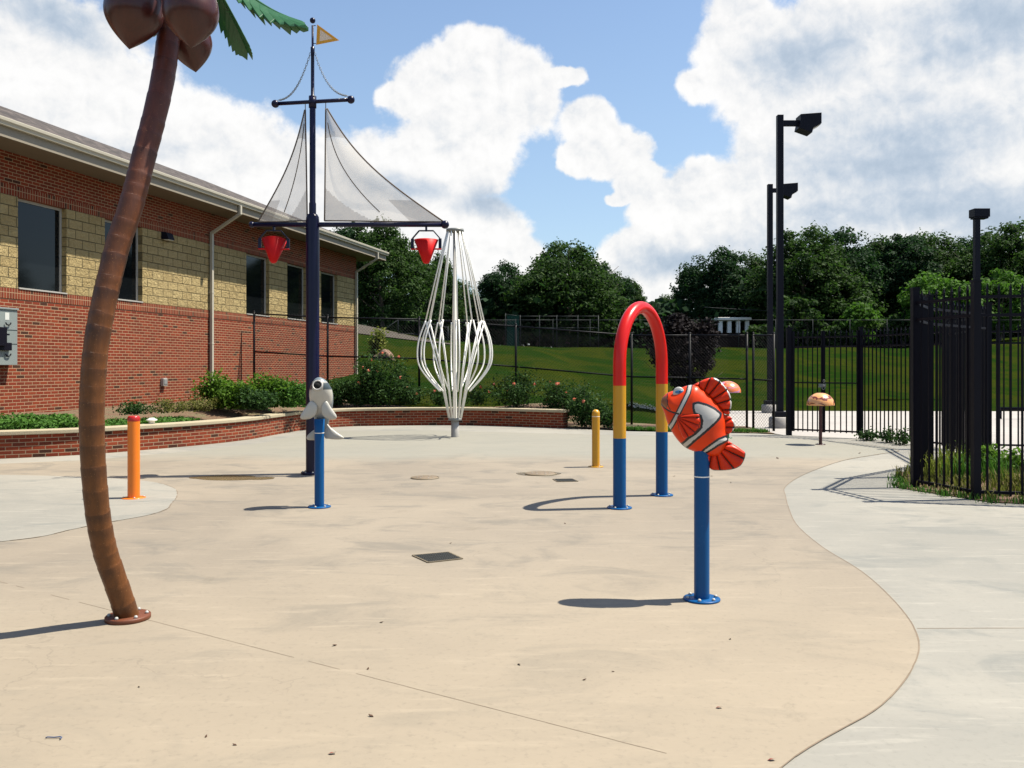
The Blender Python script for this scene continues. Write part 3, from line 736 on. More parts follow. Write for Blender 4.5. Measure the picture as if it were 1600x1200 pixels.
# ================================================================== POSTS AND PLAY FEATURES
def plate(r, z=.018, th=.02, mat='blue', parent=None, nb=6, name='base_plate', rb=None, local=(0,0)):
    b = MB(); b.lathe((local[0],local[1],0), cyl_prof(r, .004, th+.004, .004), 40); p = b.build(name, M[mat], parent)
    rb = rb or r*.8
    for k in range(nb):
        a = 2*pi*(k+.3)/nb; c = MB(); c.lathe((local[0]+rb*cos(a), local[1]+rb*sin(a), 0), [(0,th+.004),(.012,th+.004),(.012,th+.014),(.006,th+.02),(0,th+.02)], 6); c.build('bolt', M['steel'], p)
    return p
# bollards
def bollard(g, r, h, mat, capmat, label, split):
    t = empty('bollard', g); tag(t, label, 'bollard')
    plate(r*1.95, th=.012, mat=mat, parent=t, nb=4, rb=r*1.6)
    b = MB(); b.lathe((0,0,0), [(r,.016),(r,split)], 40); b.build('post', M[mat], t)
    b = MB()
    if capmat == mat: b.lathe((0,0,0), [(r,split+.004)]+[(r*cos(a)+.0003, h-r+r*sin(a)) for a in np.linspace(0,pi/2,10)], 40)
    else: b.lathe((0,0,0), [(r*1.01,split),(r*1.04,split+.01),(r*1.04,h-.035),(r*.97,h-.012),(r*.85,h-.002),(.0,h)], 40)
    b.build('cap', M[capmat], t)
    b = MB(); b.lathe((0,0,0), [(r*.96,split-.002),(r*1.006,split+.0),(r*1.006,split+.006),(r*.96,split+.007)], 40); b.build('seam_ring', M['pvc' if capmat == mat else capmat], t)
bollard(G(209,779), .070, 1.0, 'orange', 'capred', 'orange bollard with flat red top left of the dolphin', .935)
bollard(G(931,730), .062, .915, 'yellow', 'yellow', 'plain yellow round-topped bollard between seat wall and arch', .80)
# arch
def arch():
    a = G(968,794.5); c = G(1034,774.5); mid = (a+c)/2; ax = (c-a).normalized(); w2 = (c-a).length/2
    t = empty('spray_arch', mid); tag(t, 'tall arch of red, yellow and blue pipe with two blue feet', 'arch')
    top = 2.36; r = .073; rise = w2*1.0
    zr = top-.07-w2*1.18
    def leg(sgn, z0, z1): return [ax*(sgn*w2)+Vector((0,0,z)) for z in (z0, z1)]
    zb, zy = .79, 1.36+.02
    for sgn in (-1, 1):
        b = MB(); b.tube(leg(sgn,.02,zb), r, 32, cap=False); b.build('lower_pipe', M['blue'], t)
        b = MB(); b.tube(leg(sgn,zb,zy), r, 32, cap=False); b.build('middle_pipe', M['yellow'], t)
        pb = MB(); pos = ax*(sgn*w2); plate(.14, mat='blue', parent=t, th=.014, nb=5, local=(pos.x,pos.y))
    pts = [ax*(-w2)+Vector((0,0,zy))]
    for k in range(33):
        th = pi-pi*k/32; pts.append(ax*(w2*cos(th))+Vector((0,0,zr+w2*1.18*sin(th))))
    pts.append(ax*w2+Vector((0,0,zy)))
    b = MB(); b.tube(pts, r, 32, cap=False); b.build('top_bend', M['red'], t)
arch()

# ---- clownfish
def dist_poly(Pn, poly, closed=True):
    poly = np.asarray(poly, float); A = poly; B = np.roll(poly, -1, 0)
    if not closed: A = poly[:-1]; B = poly[1:]
    d = np.full(len(Pn), 1e9)
    for a, b in zip(A, B):
        ab = b-a; t = np.clip(((Pn-a)@ab)/max(ab@ab, 1e-9), 0, 1); d = np.minimum(d, np.linalg.norm(Pn-a-t[:,None]*ab, axis=1))
    return d
def inside(Pn, poly):
    poly = np.asarray(poly, float); c = np.zeros(len(Pn), bool); x, y = Pn[:,0], Pn[:,1]; j = len(poly)-1
    for i in range(len(poly)):
        xi, yi = poly[i]; xj, yj = poly[j]
        cond = ((yi > y) != (yj > y)) & (x < (xj-xi)*(y-yi)/((yj-yi) if yj != yi else 1e-9)+xi); c ^= cond; j = i
    return c
def smooth_poly(p, n=5):
    q = [(a,b,0) for a,b in p]; q = q+[q[0], q[1], q[2]]
    c = catmull(q, n); c = c[n:-n]; return [(v.x,v.y) for v in c][:n*len(p)]
SC = 5.86/6/F
FO = (570.0, 880.0)
def puff(name, outline, hfun, colfun, mats, parent, cell=3.6, yoff=0.0, both=True, sm=True):
    out = smooth_poly(outline) if sm else outline
    o = np.array(out); x0, y0 = o.min(0)-cell; x1, y1 = o.max(0)+cell
    nx = int((x1-x0)/cell)+1; ny = int((y1-y0)/cell)+1
    gx, gy = np.meshgrid(np.linspace(x0,x1,nx), np.linspace(y0,y1,ny)); Pn = np.stack([gx.ravel(), gy.ravel()], 1)
    ins = inside(Pn, out); d = dist_poly(Pn, out)
    # snap near-boundary outside points on to the outline
    h = hfun(Pn, np.where(ins, d, 0))
    use = ins | (d < cell*.75)
    Q = Pn.copy()
    idx = np.where(use & ~ins)[0]
    A = o; B = np.roll(o,-1,0)
    for i in idx:
        p = Pn[i]; best = 1e9
        ab = B-A; t = np.clip(((p-A)*ab).sum(1)/np.maximum((ab*ab).sum(1),1e-9),0,1); pr = A+ab*t[:,None]; k = np.argmin(((pr-p)**2).sum(1)); Q[i] = pr[k]
    h = np.where(ins, h, 0)
    U = use.reshape(ny,nx); ids = -np.ones(nx*ny, int); keep = np.where(use)[0]; ids[keep] = np.arange(len(keep))
    n = len(keep); V = []
    for sgn in (-1, 1):
        X = (Q[keep,0]-FO[0])*SC; Z = -(Q[keep,1]-FO[1])*SC; Y = yoff+sgn*(h[keep]+.002); V.append(np.stack([X,Y,Z],1))
    V = np.concatenate(V); fs = []; mi = []
    I2 = ids.reshape(ny,nx); cells = []
    for j in range(ny-1):
        for i in range(nx-1):
            a,b,c,e = I2[j,i], I2[j,i+1], I2[j+1,i+1], I2[j+1,i]
            if min(a,b,c,e) >= 0: cells.append((a,b,c,e, (gx[j,i]+gx[j,i+1])/2, (gy[j,i]+gy[j+1,i])/2))
    cc = np.array([(c[4],c[5]) for c in cells]); col = colfun(cc, dist_poly(cc, out))
    ec = {}
    for k, (a,b,c,e,_,_) in enumerate(cells):
        fs.append((a,e,c,b)[::-1]); mi.append(int(col[k])); fs.append((a+n,e+n,c+n,b+n)); mi.append(int(col[k]))
        for q in ((a,b),(b,c),(c,e),(e,a)): ec[q] = k
    for (a,b), k in ec.items():
        if (b,a) not in ec: fs.append((b,a,a+n,b+n)); mi.append(int(col[k]))
    m = MB(); m.v = [tuple(v) for v in V]; m.f = fs; m.mi = mi; m.sm = [True]*len(fs)
    ob = m.build(name, mats, parent); return ob
def fish():
    g = G(1095,936); g = Vector((g.x, 5.86, 0))
    t = empty('clownfish_sprayer', g, R(-9)); tag(t, 'orange and white striped clownfish figure on a blue post', 'water toy')
    plate(.125, th=.014, mat='blue', parent=t, nb=6)
    b = MB(); b.lathe((0,0,0), [(.052,.018),(.052,.842)], 40); b.build('lower_post', M['blue'], t)
    b = MB(); b.lathe((0,0,0), [(.048,.842),(.0535,.843),(.0535,.850),(.048,.851)], 40); b.build('joint_ring', M['pvc'], t)
    b = MB(); b.lathe((0,0,0), [(.052,.851),(.052,1.06)], 40); b.build('upper_post', M['blue'], t)
    fz = 1.6+(HY-(560+880/6))/F*5.86
    fx = P(1000+570/6, 600, 5.86).x-g.x
    pv = MB(); 
    body = [(205,395),(225,358),(262,325),(330,300),(400,272),(450,254),(500,248),(545,260),(592,298),(640,342),(690,395),(740,450),(775,500),(790,550),(797,610),(800,670),(812,725),(822,768),(800,810),(772,862),(735,903),(690,914),(640,910),(590,892),(520,876),(450,850),(400,815),(350,760),(302,690),(272,635),(252,580),(235,520),(212,465),(202,430)]
    mid = [(497,418),(540,408),(620,430),(690,465),(748,512),(740,545),(700,590),(600,680),(500,770),(430,845),(405,825),(392,800),(450,740),(520,690),(565,640),(574,575),(560,530),(505,505),(495,460)]
    tb = [(790,722),(818,735),(812,762),(720,803),(650,853),(603,888),(566,882),(600,838),(660,788),(725,742)]
    hl = [(472,246),(448,325),(402,415),(352,520),(302,618),(270,672)]
    mouth = [(205,430),(232,462),(275,490),(330,508),(360,515)]
    def bcol(c, d):
        m = np.zeros(len(c))
        dm = dist_poly(c, mid); im = inside(c, mid); m[im] = 1; m[(dm < 11)] = 2
        dt = dist_poly(c, tb); it = inside(c, tb); m[it] = 1; m[dt < 10] = 2
        dh = dist_poly(c, hl, False); m[dh < 25] = 2; m[dh < 13] = 1
        dmo = dist_poly(c, mouth, False); m[(dmo < 7.5)] = 2
        lip = inside(c, [(200,380),(262,340),(262,400),(262,455),(235,470),(200,440)]); m[lip & (dmo > 6)] = 3
        seam = dist_poly(c, [(590,300),(700,420),(770,520)], False)
        arc = dist_poly(c, [(262,330),(258,380),(262,430),(285,480)], False); m[arc < 4] = 2
        return m
    def bh(Pn, d):
        k = np.clip(d/210, 0, 1); h = .105*np.sqrt(np.clip(1-(1-k)**2, 0, 1))
        dmo = dist_poly(Pn, mouth, False); h -= .008*np.exp(-(dmo/12)**2)
        dh = dist_poly(Pn, hl, False); h += .004*np.exp(-(dh/18)**2)
        return np.maximum(h, 0)
    o = puff('fish_body', body, bh, bcol, [M['forange'],M['fwhite'],M['fblack'],M['flip']], t, 4.2); o.location = (fx,0,fz)
    def fin(name, poly, apex, nr, T, tips, yoff=0, capm=1, tipw=18, a0=None):
        def h(Pn, d):
            th = np.arctan2(Pn[:,1]-apex[1], Pn[:,0]-apex[0]); rg = .25+.75*np.abs(np.sin(th*nr))**.7
            k = np.clip(d/26,0,1); return T*np.sqrt(np.clip(1-(1-k)**2,0,1))*rg
        def c(cc, d):
            th = np.arctan2(cc[:,1]-apex[1], cc[:,0]-apex[0]); m = np.zeros(len(cc)); s_ = np.abs(np.sin(th*nr))
            m[s_ < .22] = 3
            if tips:
                dt = dist_poly(cc, tips, False); m[dt < tipw] = 2
                if capm: m[(dt < tipw*.7) & (s_ > .45)] = 1
            return m
        o = puff(name, poly, h, c, [M['forange2'],M['fwhite'],M['fblack'],M['fdark']], t, 4.2, yoff); o.location = (fx,0,fz); return o
    fin('dorsal_fin', [(505,250),(570,212),(640,184),(700,182),(750,213),(792,262),(826,312),(846,370),(850,430),(840,500),(822,522),(780,516),(748,470),(700,408),(640,350),(590,305),(545,268)], (520,480), 11, .030,
        [(700,182),(752,213),(794,262),(828,312),(848,370),(852,430),(842,490)])
    fin('dorsal_fin', [(742,528),(815,532),(868,572),(882,620),(864,672),(815,712),(770,712),(745,620)], (640,640), 9, .028, [(868,572),(884,620),(866,672)], tipw=15)
    fin('tail_fin', [(815,770),(880,808),(940,848),(975,880),(970,930),(940,990),(890,1025),(820,1042),(740,1048),(680,1045),(642,1015),(622,960),(617,905),(690,890),(750,850),(790,800)], (690,800), 7, .032,
        [(975,880),(970,930),(940,990),(890,1025),(820,1042),(740,1048),(670,1045)], capm=0, tipw=9)
    fin('side_fin', [(345,565),(368,518),(430,516),(500,514),(550,520),(557,580),(545,640),(500,700),(440,735),(405,737),(378,685),(352,625)], (345,545), 9, .022, [(556,522),(560,580),(547,642),(502,702),(440,738)], yoff=-.098, capm=0, tipw=8)
    # eye
    b = MB(); b.sphere(((365-FO[0])*SC,-.052,-(330-FO[1])*SC), .041, 24, 0, (1.0,.30,1.15)); e = b.build('eye', M['fwhite'], t); e.location = (fx,0,fz)
    b = MB(); b.sphere(((368-FO[0])*SC,-.0585,-(316-FO[1])*SC), .026, 20, 0, (1.15,.30,.62)); i_ = b.build('iris', M['fblue'], e)
    b = MB(); b.sphere(((372-FO[0])*SC,-.0625,-(314-FO[1])*SC), .010, 16, 0, (1,.4,1)); b.build('pupil', M['fblack'], e)
fish()

# ---- dolphin
def dolphin():
    g = Vector((G(499,793).x, 9.7, 0))
    t = empty('dolphin_sprayer', g); tag(t, 'grey and white dolphin figure pointing up on a slim blue post', 'water toy')
    plate(.13, th=.014, mat='blue', parent=t, nb=6)
    b = MB(); b.lathe((0,0,0), [(.054,.018),(.054,.84)], 36); b.build('lower_post', M['blue'], t)
    b = MB(); b.lathe((0,0,0), [(.05,.84),(.0555,.841),(.0555,.848),(.05,.849)], 36); b.build('joint_ring', M['pvc'], t)
    b = MB(); b.lathe((0,0,0), [(.055,.849),(.060,1.00),(.056,1.002),(0,1.003)], 36); b.build('upper_post', M['blue'], t)
    z0 = .80; k = 9.7/F
    def Z(py): return 1.6+(HY-py)*k
    # sections: centre x, y, z, half width, half depth
    sec = [(.01,.14,Z(683),.045,.02),(.01,.13,Z(676),.055,.03),(.01,.115,Z(668),.06,.045),(.01,.10,Z(656),.085,.065),(.012,.08,Z(642),.112,.09),(.015,.05,Z(628),.130,.108),(.015,.02,Z(616),.133,.115),(.015,-.005,Z(606),.118,.105),(.012,-.02,Z(598),.088,.080),(.008,-.03,Z(592.5),.055,.050),(.006,-.035,Z(589.5),.016,.016)]
    cs = catmull([(a,b_,c) for a,b_,c,_,_ in sec], 5); ws = catmull([(d,e,0) for _,_,_,d,e in sec], 5)
    b = MB(); n = 36
    for c, wv in zip(cs, ws):
        for i in range(n):
            a = 2*pi*i/n; b.v.append((c.x+wv.x*cos(a), c.y+wv.y*sin(a), c.z))
    for j in range(len(cs)-1):
        for i in range(n): b.f.append((j*n+i, j*n+(i+1)%n, (j+1)*n+(i+1)%n, (j+1)*n+i)); b.mi.append(0); b.sm.append(True)
    b.f.append(tuple(range(n))[::-1]); b.f.append(tuple((len(cs)-1)*n+i for i in range(n))); b.mi += [0,0]; b.sm += [True,True]
    b.build('dolphin_body', M['dolphin'], t)
    def slab(name, poly, y, th, sweep=0, mt='dolphin'):
        pl_ = smooth_poly(poly, 5); cx = sum(p[0] for p in pl_)/len(pl_); cz = sum(p[1] for p in pl_)/len(pl_)
        b = MB(); n = len(pl_)
        rings = [(.0,th),(.55,th*.95),(.85,th*.7),(.97,th*.35),(1.0,0),(.97,-th*.35),(.85,-th*.7),(.55,-th*.95),(0,-th)]
        for s_, yy in rings:
            for p in pl_: b.v.append((cx+(p[0]-cx)*s_, y-yy+sweep*(p[0]-cx), cz+(p[1]-cz)*s_))
        for j in range(len(rings)-1):
            for i in range(n): b.f.append((j*n+i,(j+1)*n+i,(j+1)*n+(i+1)%n,j*n+(i+1)%n)); b.mi.append(0); b.sm.append(True)
        return b.build(name, M[mt], t)
    def q(px, py): return ((px-g.x/k-800)*k*1.0 if False else (px-800)*k-g.x, Z(py))
    slab('flipper', [q(488,626),q(479,636),q(471,649),q(472,654),q(479,655),q(488,653),q(495,647),q(497,634)], -.045, .022)
    slab('flipper', [q(511,626),q(519,637),q(527,649),q(526,654),q(519,655),q(511,653),q(505,647),q(504,634)], -.045, .022)
    slab('tail_fluke', [q(502,662),q(495,668),q(484,675),q(476,683),q(477,688),q(484,689),q(496,688),q(503,684)], .10, .022, mt='dolphinw')
    slab('tail_fluke', [q(506,662),q(514,669),q(524,677),q(534,684),q(533,687),q(524,688),q(512,687),q(504,684)], .10, .022, mt='dolphinw')
    slab('dorsal_fin', [q(500,612),q(508,600),q(516,612),q(512,632),q(504,632)], .12, .02)
    # mouth nozzle
    mx, mz = q(499.5,602)
    ax = Vector((-.03,-1,.30)).normalized().to_track_quat('Z','Y')
    b = MB(); b.lathe((mx,-.098,mz), [(.050,-.04),(.060,.0),(.063,.010),(.056,.022),(.044,.018),(.040,-.01)], 28, 0, ax); b.build('mouth_ring', M['fwhite'], t)
    b = MB(); b.lathe((mx,-.098,mz), [(.0,.018),(.043,.016),(.045,-.01)], 24, 0, ax); b.build('nozzle', M['void'], t)
dolphin()

# ---- mushrooms
def mushroom(g, capm, postm, R_, h, pr, label):
    t = empty('mushroom_sprayer', g); tag(t, label, 'water toy')
    plate(pr*3.0, th=.012, mat=postm, parent=t, nb=4, rb=pr*2.3)
    b = MB(); b.lathe((0,0,0), [(pr,.016),(pr,h-.12)], 24); b.build('post', M[postm], t)
    b = MB(); H = .245
    prof = [(.001,h)]+[(R_*sin(a), h-H+H*cos(a)) for a in np.linspace(.08,pi/2*1.0,16)]+[(R_*1.0,h-H-.012),(R_*.97,h-H-.012),(R_*.93,h-H+.03),(R_*.6,h-.1),(.0,h-.06)]
    b.lathe((0,0,0), prof, 48); b.build('cap', M[capm], t)
mushroom(G(1282,695), 'cap1', 'maroon', .272, 1.06, .033, 'mushroom sprayer with swirled orange cap and maroon post by the gate')
mushroom(Vector((4.78,19.0,0)), 'cap2', 'green', .285, 1.27, .033, 'red orange mushroom cap sprayer mostly hidden behind the clownfish')

# ---- white pipe flower
def flower():
    g = G(711,683); D = g.y; k = D/F
    t = empty('pipe_flower_fountain', g); tag(t, 'tall white bulb of curved pipes round a grey centre pole', 'fountain')
    def Z(py): return EYE+(HY-py)*k
    b = MB(); b.lathe((0,0,0), [(.088,.0),(.088,.42),(.050,.43),(.045,Z(360)),(0,Z(359))], 24); b.build('centre_pole', M['greypole'], t)
    b = MB(); b.lathe((0,0,0), [(.07,Z(657)),(.15,Z(657)),(.15,Z(653)),(.07,Z(653))], 24); b.lathe((0,0,0), [(.05,Z(362)),(.20,Z(362)),(.20,Z(358)),(.05,Z(358))], 24); b.build('collar', M['galv'], t)
    N = 12; z1 = Z(360); zm = Z(502); ze = Z(611); zb = Z(653)
    for i in range(N):
        a = 2*pi*(i+.27)/N; u = Vector((cos(a), sin(a), 0)); tg = Vector((-sin(a), cos(a), 0))
        def pt(r, z, o=0): return u*r+tg*o+Vector((0,0,z))
        b = MB(); b.tube([pt(.17,z1), pt(.30,z1-.5), pt(.66,zm)], .0155, 10); b.build('upper_pipe', M['pvc'], t)
        b = MB(); b.tube(catmull([pt(.66,zm,.03), pt(.80,zm-.38,.03), pt(.845,zm-.72,.03), pt(.80,zm-1.0,.03), pt(.62,zm-1.27,.03), pt(.34,ze,.03)], 6), .018, 10); b.build('curved_pipe', M['pvc'], t)
        b = MB(); b.tube([pt(.66,zm,-.03), pt(.36,(zm+zb)/2,-.02), pt(.14,zb,0)], .017, 10); b.build('lower_pipe', M['pvc'], t)
flower()

# ---- palm
def palm():
    g = Vector((P(200,900,5.41).x, 5.41, 0))
    t = empty('coconut_palm_fountain', g); tag(t, 'tall artificial palm with curved brown trunk, big coconuts and green fronds', 'artificial palm')
    cen = [(200,971,5.41),(188,930,5.36),(175,893,5.31),(164,860,5.27),(154,810,5.21),(148.5,760,5.16),(145,710,5.13),(143.5,640,5.10),(148,560,5.09),(157,500,5.10),(170,440,5.13),(185,380,5.17),(202,330,5.20),(216,280,5.24),(226,240,5.28),(240,187,5.33),(254,125,5.38),(263,62,5.43),(268,10,5.47),(271,-50,5.50),(272,-110,5.52)]
    pts = [P(x,y,D)-g for x,y,D in cen]; pts[0].z = .01
    pts = catmull(pts, 14); n = 40; b = MB()
    uv = []; s_ = 0; ss = []
    for i, p in enumerate(pts):
        if i: s_ += (p-pts[i-1]).length
        ss.append(s_)
    rr_ = random.Random(12); edges = [0]
    while edges[-1] < s_: edges.append(edges[-1]+rr_.uniform(.07,.17))
    rad = []
    for v_ in ss:
        k_ = max(i for i, e in enumerate(edges) if e <= v_+1e-9); f_ = (v_-edges[k_])/(edges[k_+1]-edges[k_]) if k_+1 < len(edges) else 0
        rad.append(.0685+.0030*f_)
        for kk in range(n): uv.append((k_+min(f_,.999), v_))
    b.tube(pts, rad, n)
    b.build('trunk', M['trunk'], t, uvs=uv)
    plate(.135, th=.028, mat='rust', parent=t, nb=6, rb=.11)
    top = pts[-1]
    def coco(px, pyb, D, w, h, tilt):
        c = P(px, pyb, D)-g
        prof = [(.001,0)]
        for f in np.linspace(.03,1,44):
            r = w/2*(sin(pi/2*f/.52)**.95 if f < .52 else sqrt(max(0,1-((f-.52)/.48)**2.2))); prof.append((max(r,.001), h*f))
        b = MB(); q = Vector((tilt[0],tilt[1],1)).to_track_quat('Z','Y'); b.lathe(c, prof, 36, 0, q)
        o = b.build('coconut', M['coco'], t)
        s = MB(); cp = c+q.to_matrix()@Vector((0,0,h*.96)); s.tube([cp, cp.lerp(top,.5)+Vector((0,0,.05)), top], .02, 10); s.build('stalk', M['frondlt'], o)
    coco(202,77,5.22,.34,.44,(.12,.0)); coco(299,75,5.02,.315,.42,(-.05,.1)); coco(306,113,5.62,.27,.37,(-.16,-.05)); coco(236,30,5.85,.3,.4,(.0,-.2))
    b = MB(); b.tube(catmull([top+Vector((.0,-.08,.1)), P(250,-40,5.3)-g, P(246,10,5.30)-g, P(246,44,5.32)-g],5), [.018]*16, 10); b.build('stalk', M['frondlt'], t)
    b = MB(); b.sphere(P(238,50,5.55)-g, .03, 12); b.sphere(P(229,54,5.57)-g, .02, 12); b.build('bud', M['frond'], t)
    crown = top+Vector((0,0,.12))
    def frond(mid_, tip, wd, seed, roll=0):
        rnd = random.Random(seed)
        pts = []
        for i in range(29):
            s = i/28; pts.append(crown*(1-s)**2+mid_*2*s*(1-s)+tip*s*s)
        b = MB(); th = .012
        def rail(side):
            out = []
            for i, p in enumerate(pts):
                s = i/28; tg = (pts[min(i+1,28)]-pts[max(i-1,0)]).normalized(); sdv = tg.cross(Vector((0,0,1))).normalized()
                prof = sin(pi*min(1, .12+s*.88))**.6 if s < 1 else 0
                out.append((p, sdv*side, tg, wd*prof))
            return out
        # lobed blade: each leaflet a thick pointed slab overlapping the next
        for side in (-1,1):
            rl = rail(side)
            for i in range(2, 28, 2):
                p, sv, tg, wv = rl[i]
                L = wv*rnd.uniform(.9,1.1); base0 = p-tg*.055; base1 = p+tg*.055
                d = (sv*.80+tg*.85+Vector((0,0,-.85))).normalized()
                tipp = p+d*L*1.25; m0 = base0+d*L*.75-tg*.008; m1 = base1+d*L*.62+tg*.012
                up = Vector((0,0,th))
                vs = [base0,m0,tipp,m1,base1]; vs2 = [v-up*(1 if j != 2 else .3) for j, v in enumerate(vs)]; vs1 = [v+up*(1 if j != 2 else .3) for j, v in enumerate(vs)]
                f = [(0,1,2,3,4),(9,8,7,6,5)]+[(j,j+5,(j+1)%5+5,(j+1)%5) for j in range(5)]
                b.add(vs1+vs2, f, 0)
        b.tube(pts, [.024*(1-.75*i/28) for i in range(29)], 8)
        b.build('frond', M['frond'], t, bevel=.004)
    frond(P(366,8,5.35)-g, P(476,36,5.30)-g, .17, 1)
    frond(P(360,14,5.75)-g, P(386,77,5.95)-g, .19, 2)
    c = crown
    for i, (dx, dy, dz) in enumerate(((-.95,-.1,-.02),(-.6,.75,0.05),(-.55,-.8,.1),(.25,-1.0,.12),(.15,1.05,.05),(.75,-.65,.22))):
        frond(c+Vector((dx*.55,dy*.55,.42)), c+Vector((dx,dy,dz)), .17, 10+i)
palm()

# ---- pirate mast
MG = Vector((G(486,741).x+.02, 12.7, 0))
def mast():
    D = 12.7; k = D/F
    t = empty('ship_mast_fountain', MG); tag(t, 'tall navy ship mast with grey sails, crossbars, chains and yellow pennant', 'mast')
    def L(px, py, dy=0):
        v = P(px, py, D+dy)-MG; return v
    plate(.17, th=.03, mat='navy', parent=t, nb=8, rb=.145)
    x0 = L(489,500).x
    b = MB(); b.lathe((x0*0,0,0), [(.098,.03),(.098,L(0,345).z),(.092,L(0,339).z),(.07,L(0,335).z),(.04,L(0,333.5).z),(0,L(0,333.5).z)], 36); b.build('lower_pole', M['navy'], t)
    xx = .03
    b = MB(); b.lathe((0,0,0), [(.052,L(0,335).z),(.052,L(0,318).z),(.044,L(0,316).z),(.044,L(0,152).z),(.036,L(0,150).z),(.026,L(0,149).z),(.026,L(0,85).z),(.030,L(0,84).z),(.030,L(0,74).z),(.016,L(0,73).z),(.016,L(0,40).z),(0,L(0,40).z)], 24); b.build('upper_pole', M['navy'], t)
    b = MB(); b.sphere((0,0,L(0,32).z), .042, 20); b.build('finial', M['navy'], t)
    zc = L(0,159).z
    a0 = Vector((-.58,.10,zc)); a1 = Vector((.585,-.10,zc))
    b = MB(); b.tube([a0,a1], .028, 16); b.tube([(0,0,zc-.09),(0,0,zc+.08)], .056, 20); cb = b.build('crossbar', M['navy'], t)
    for p in (a0,a1): b = MB(); b.sphere(p, .058, 20); b.build('ball', M['navy'], cb)
    zb = L(0,351).z
    b0 = Vector((-.90,.0,zb)); b1 = Vector((1.96,.0,zb))
    b = MB(); b.tube([b0,b1], .036, 16); bm_ = b.build('boom', M['navy'], t)
    b = MB(); b.sphere(b0, .045, 16); b.build('ball', M['navy'], bm_)
    b = MB(); b.sphere(b1, .062, 20); b.build('ball', M['navy'], bm_)
    # sails
    def sail(name, A, B, Cc, bulge, bowAC, belly, patches):
        # A top, B inner foot, Cc outer foot ; concave leech between A and C
        n = 64; b = MB(); idx = {}
        def pos(u, v):     # v 0 top..1 foot, u 0 luff..1 leech
            luff = A.lerp(B, v); leech = A.lerp(Cc, v); mid = (A+Cc)/2
            leech = leech-(Cc-B).normalized()*bowAC*sin(pi*v)*1.0
            p = luff.lerp(leech, u)
            p.y += belly*sin(pi*u)*sin(pi*v)+.012*sin(9*u+3*v)*v
            p.z -= .02*sin(pi*u)*v*v*0
            return p
        for j in range(n+1):
            for i in range(n+1): idx[(i,j)] = len(b.v); b.v.append(tuple(pos(i/n, .02+.98*j/n)))
        for j in range(n):
            for i in range(n):
                u = (i+.5)/n; v = (j+.5)/n; mi = 0
                if v < .26: mi = 1
                if v > .70 and u*1.0 < (v-.70)*1.35: mi = 1
                if u > .72 and v > .82+(1-u)*.0: mi = 1
                b.f.append((idx[(i,j)],idx[(i+1,j)],idx[(i+1,j+1)],idx[(i,j+1)])); b.mi.append(mi); b.sm.append(True)
        o = b.build(name, [M['sail'],M['sail2']], t)
        h = MB()
        for pth in ([pos(0,v) for v in np.linspace(.02,1,20)], [pos(1,v) for v in np.linspace(.02,1,20)], [pos(u,1) for u in np.linspace(0,1,20)]): h.tube(pth, .011, 8)
        h.tube([pos(.22+.33*v**1.1,v) for v in np.linspace(.15,.92,16)], .007, 6)
        h.tube([Vector(A)+Vector((0,0,.09)), pos(0,.02)], .006, 6); h.build('hem', M['hem'], o)
        return o
    sail('sail', L(509,166), L(507,345,.0)+Vector((0,-.0,0)), L(694,347), 0, .24, -.12, 0)
    sail('sail', L(477,168), L(480,345), L(403,347), 0, .10, -.08, 0)
    # pennant
    A_, B_, C_ = L(495.5,38), L(494,70), L(530,63)
    b = MB(); n = 18; cen_ = (A_+B_+C_)/3
    def tri(a, c, e, s, dy): return [(cen_+(p-cen_)*s+Vector((0,dy,0))) for p in (a,c,e)]
    o3 = tri(A_,B_,C_,1,0); i3 = tri(A_,B_,C_,.58,0)
    b.add(o3+i3, [(0,1,4,3),(1,2,5,4),(2,0,3,5)], 0); b.add(i3, [(0,1,2)], 1)
    fl = b.build('pennant', [M['flagy'],M['flagw']], t); sm = fl.modifiers.new('thickness','SOLIDIFY'); sm.thickness = .004
    b = MB()
    for z in (L(0,40).z, L(0,68).z): b.tube([(0,0,z),(.05,0,z)], .006, 6)
    b.build('pennant_tie', M['navy'], t)
    # chains
    for sgn, e in ((-1,a0),(1,a1)):
        p0 = Vector((sgn*.03,0,L(0,82).z)); p3 = e+Vector((-sgn*.05,0,.055)); p1 = p0+Vector((sgn*.13,0,-.42)); p2 = p3+Vector((-sgn*.22,0,.02))
        b = MB(); N = 30
        prev = None
        for i in range(N):
            s = (i+.5)/N; p = p0*(1-s)**3+p1*3*s*(1-s)**2+p2*3*s*s*(1-s)+p3*s**3
            s2 = s+.01; q = p0*(1-s2)**3+p1*3*s2*(1-s2)**2+p2*3*s2*s2*(1-s2)+p3*s2**3
            d = (q-p).normalized(); nn = Vector((0,1,0)) if i % 2 == 0 else d.cross(Vector((0,1,0)))
            side = d.cross(nn).normalized(); pts = []
            for kx in range(10):
                a = 2*pi*kx/10; pts.append(p+d*.026*cos(a)+side*.013*sin(a))
            pts.append(pts[0]); b.tube(pts, .0034, 5, cap=False)
        b.build('chain', M['galv'], t)
    return zb
zb = mast()
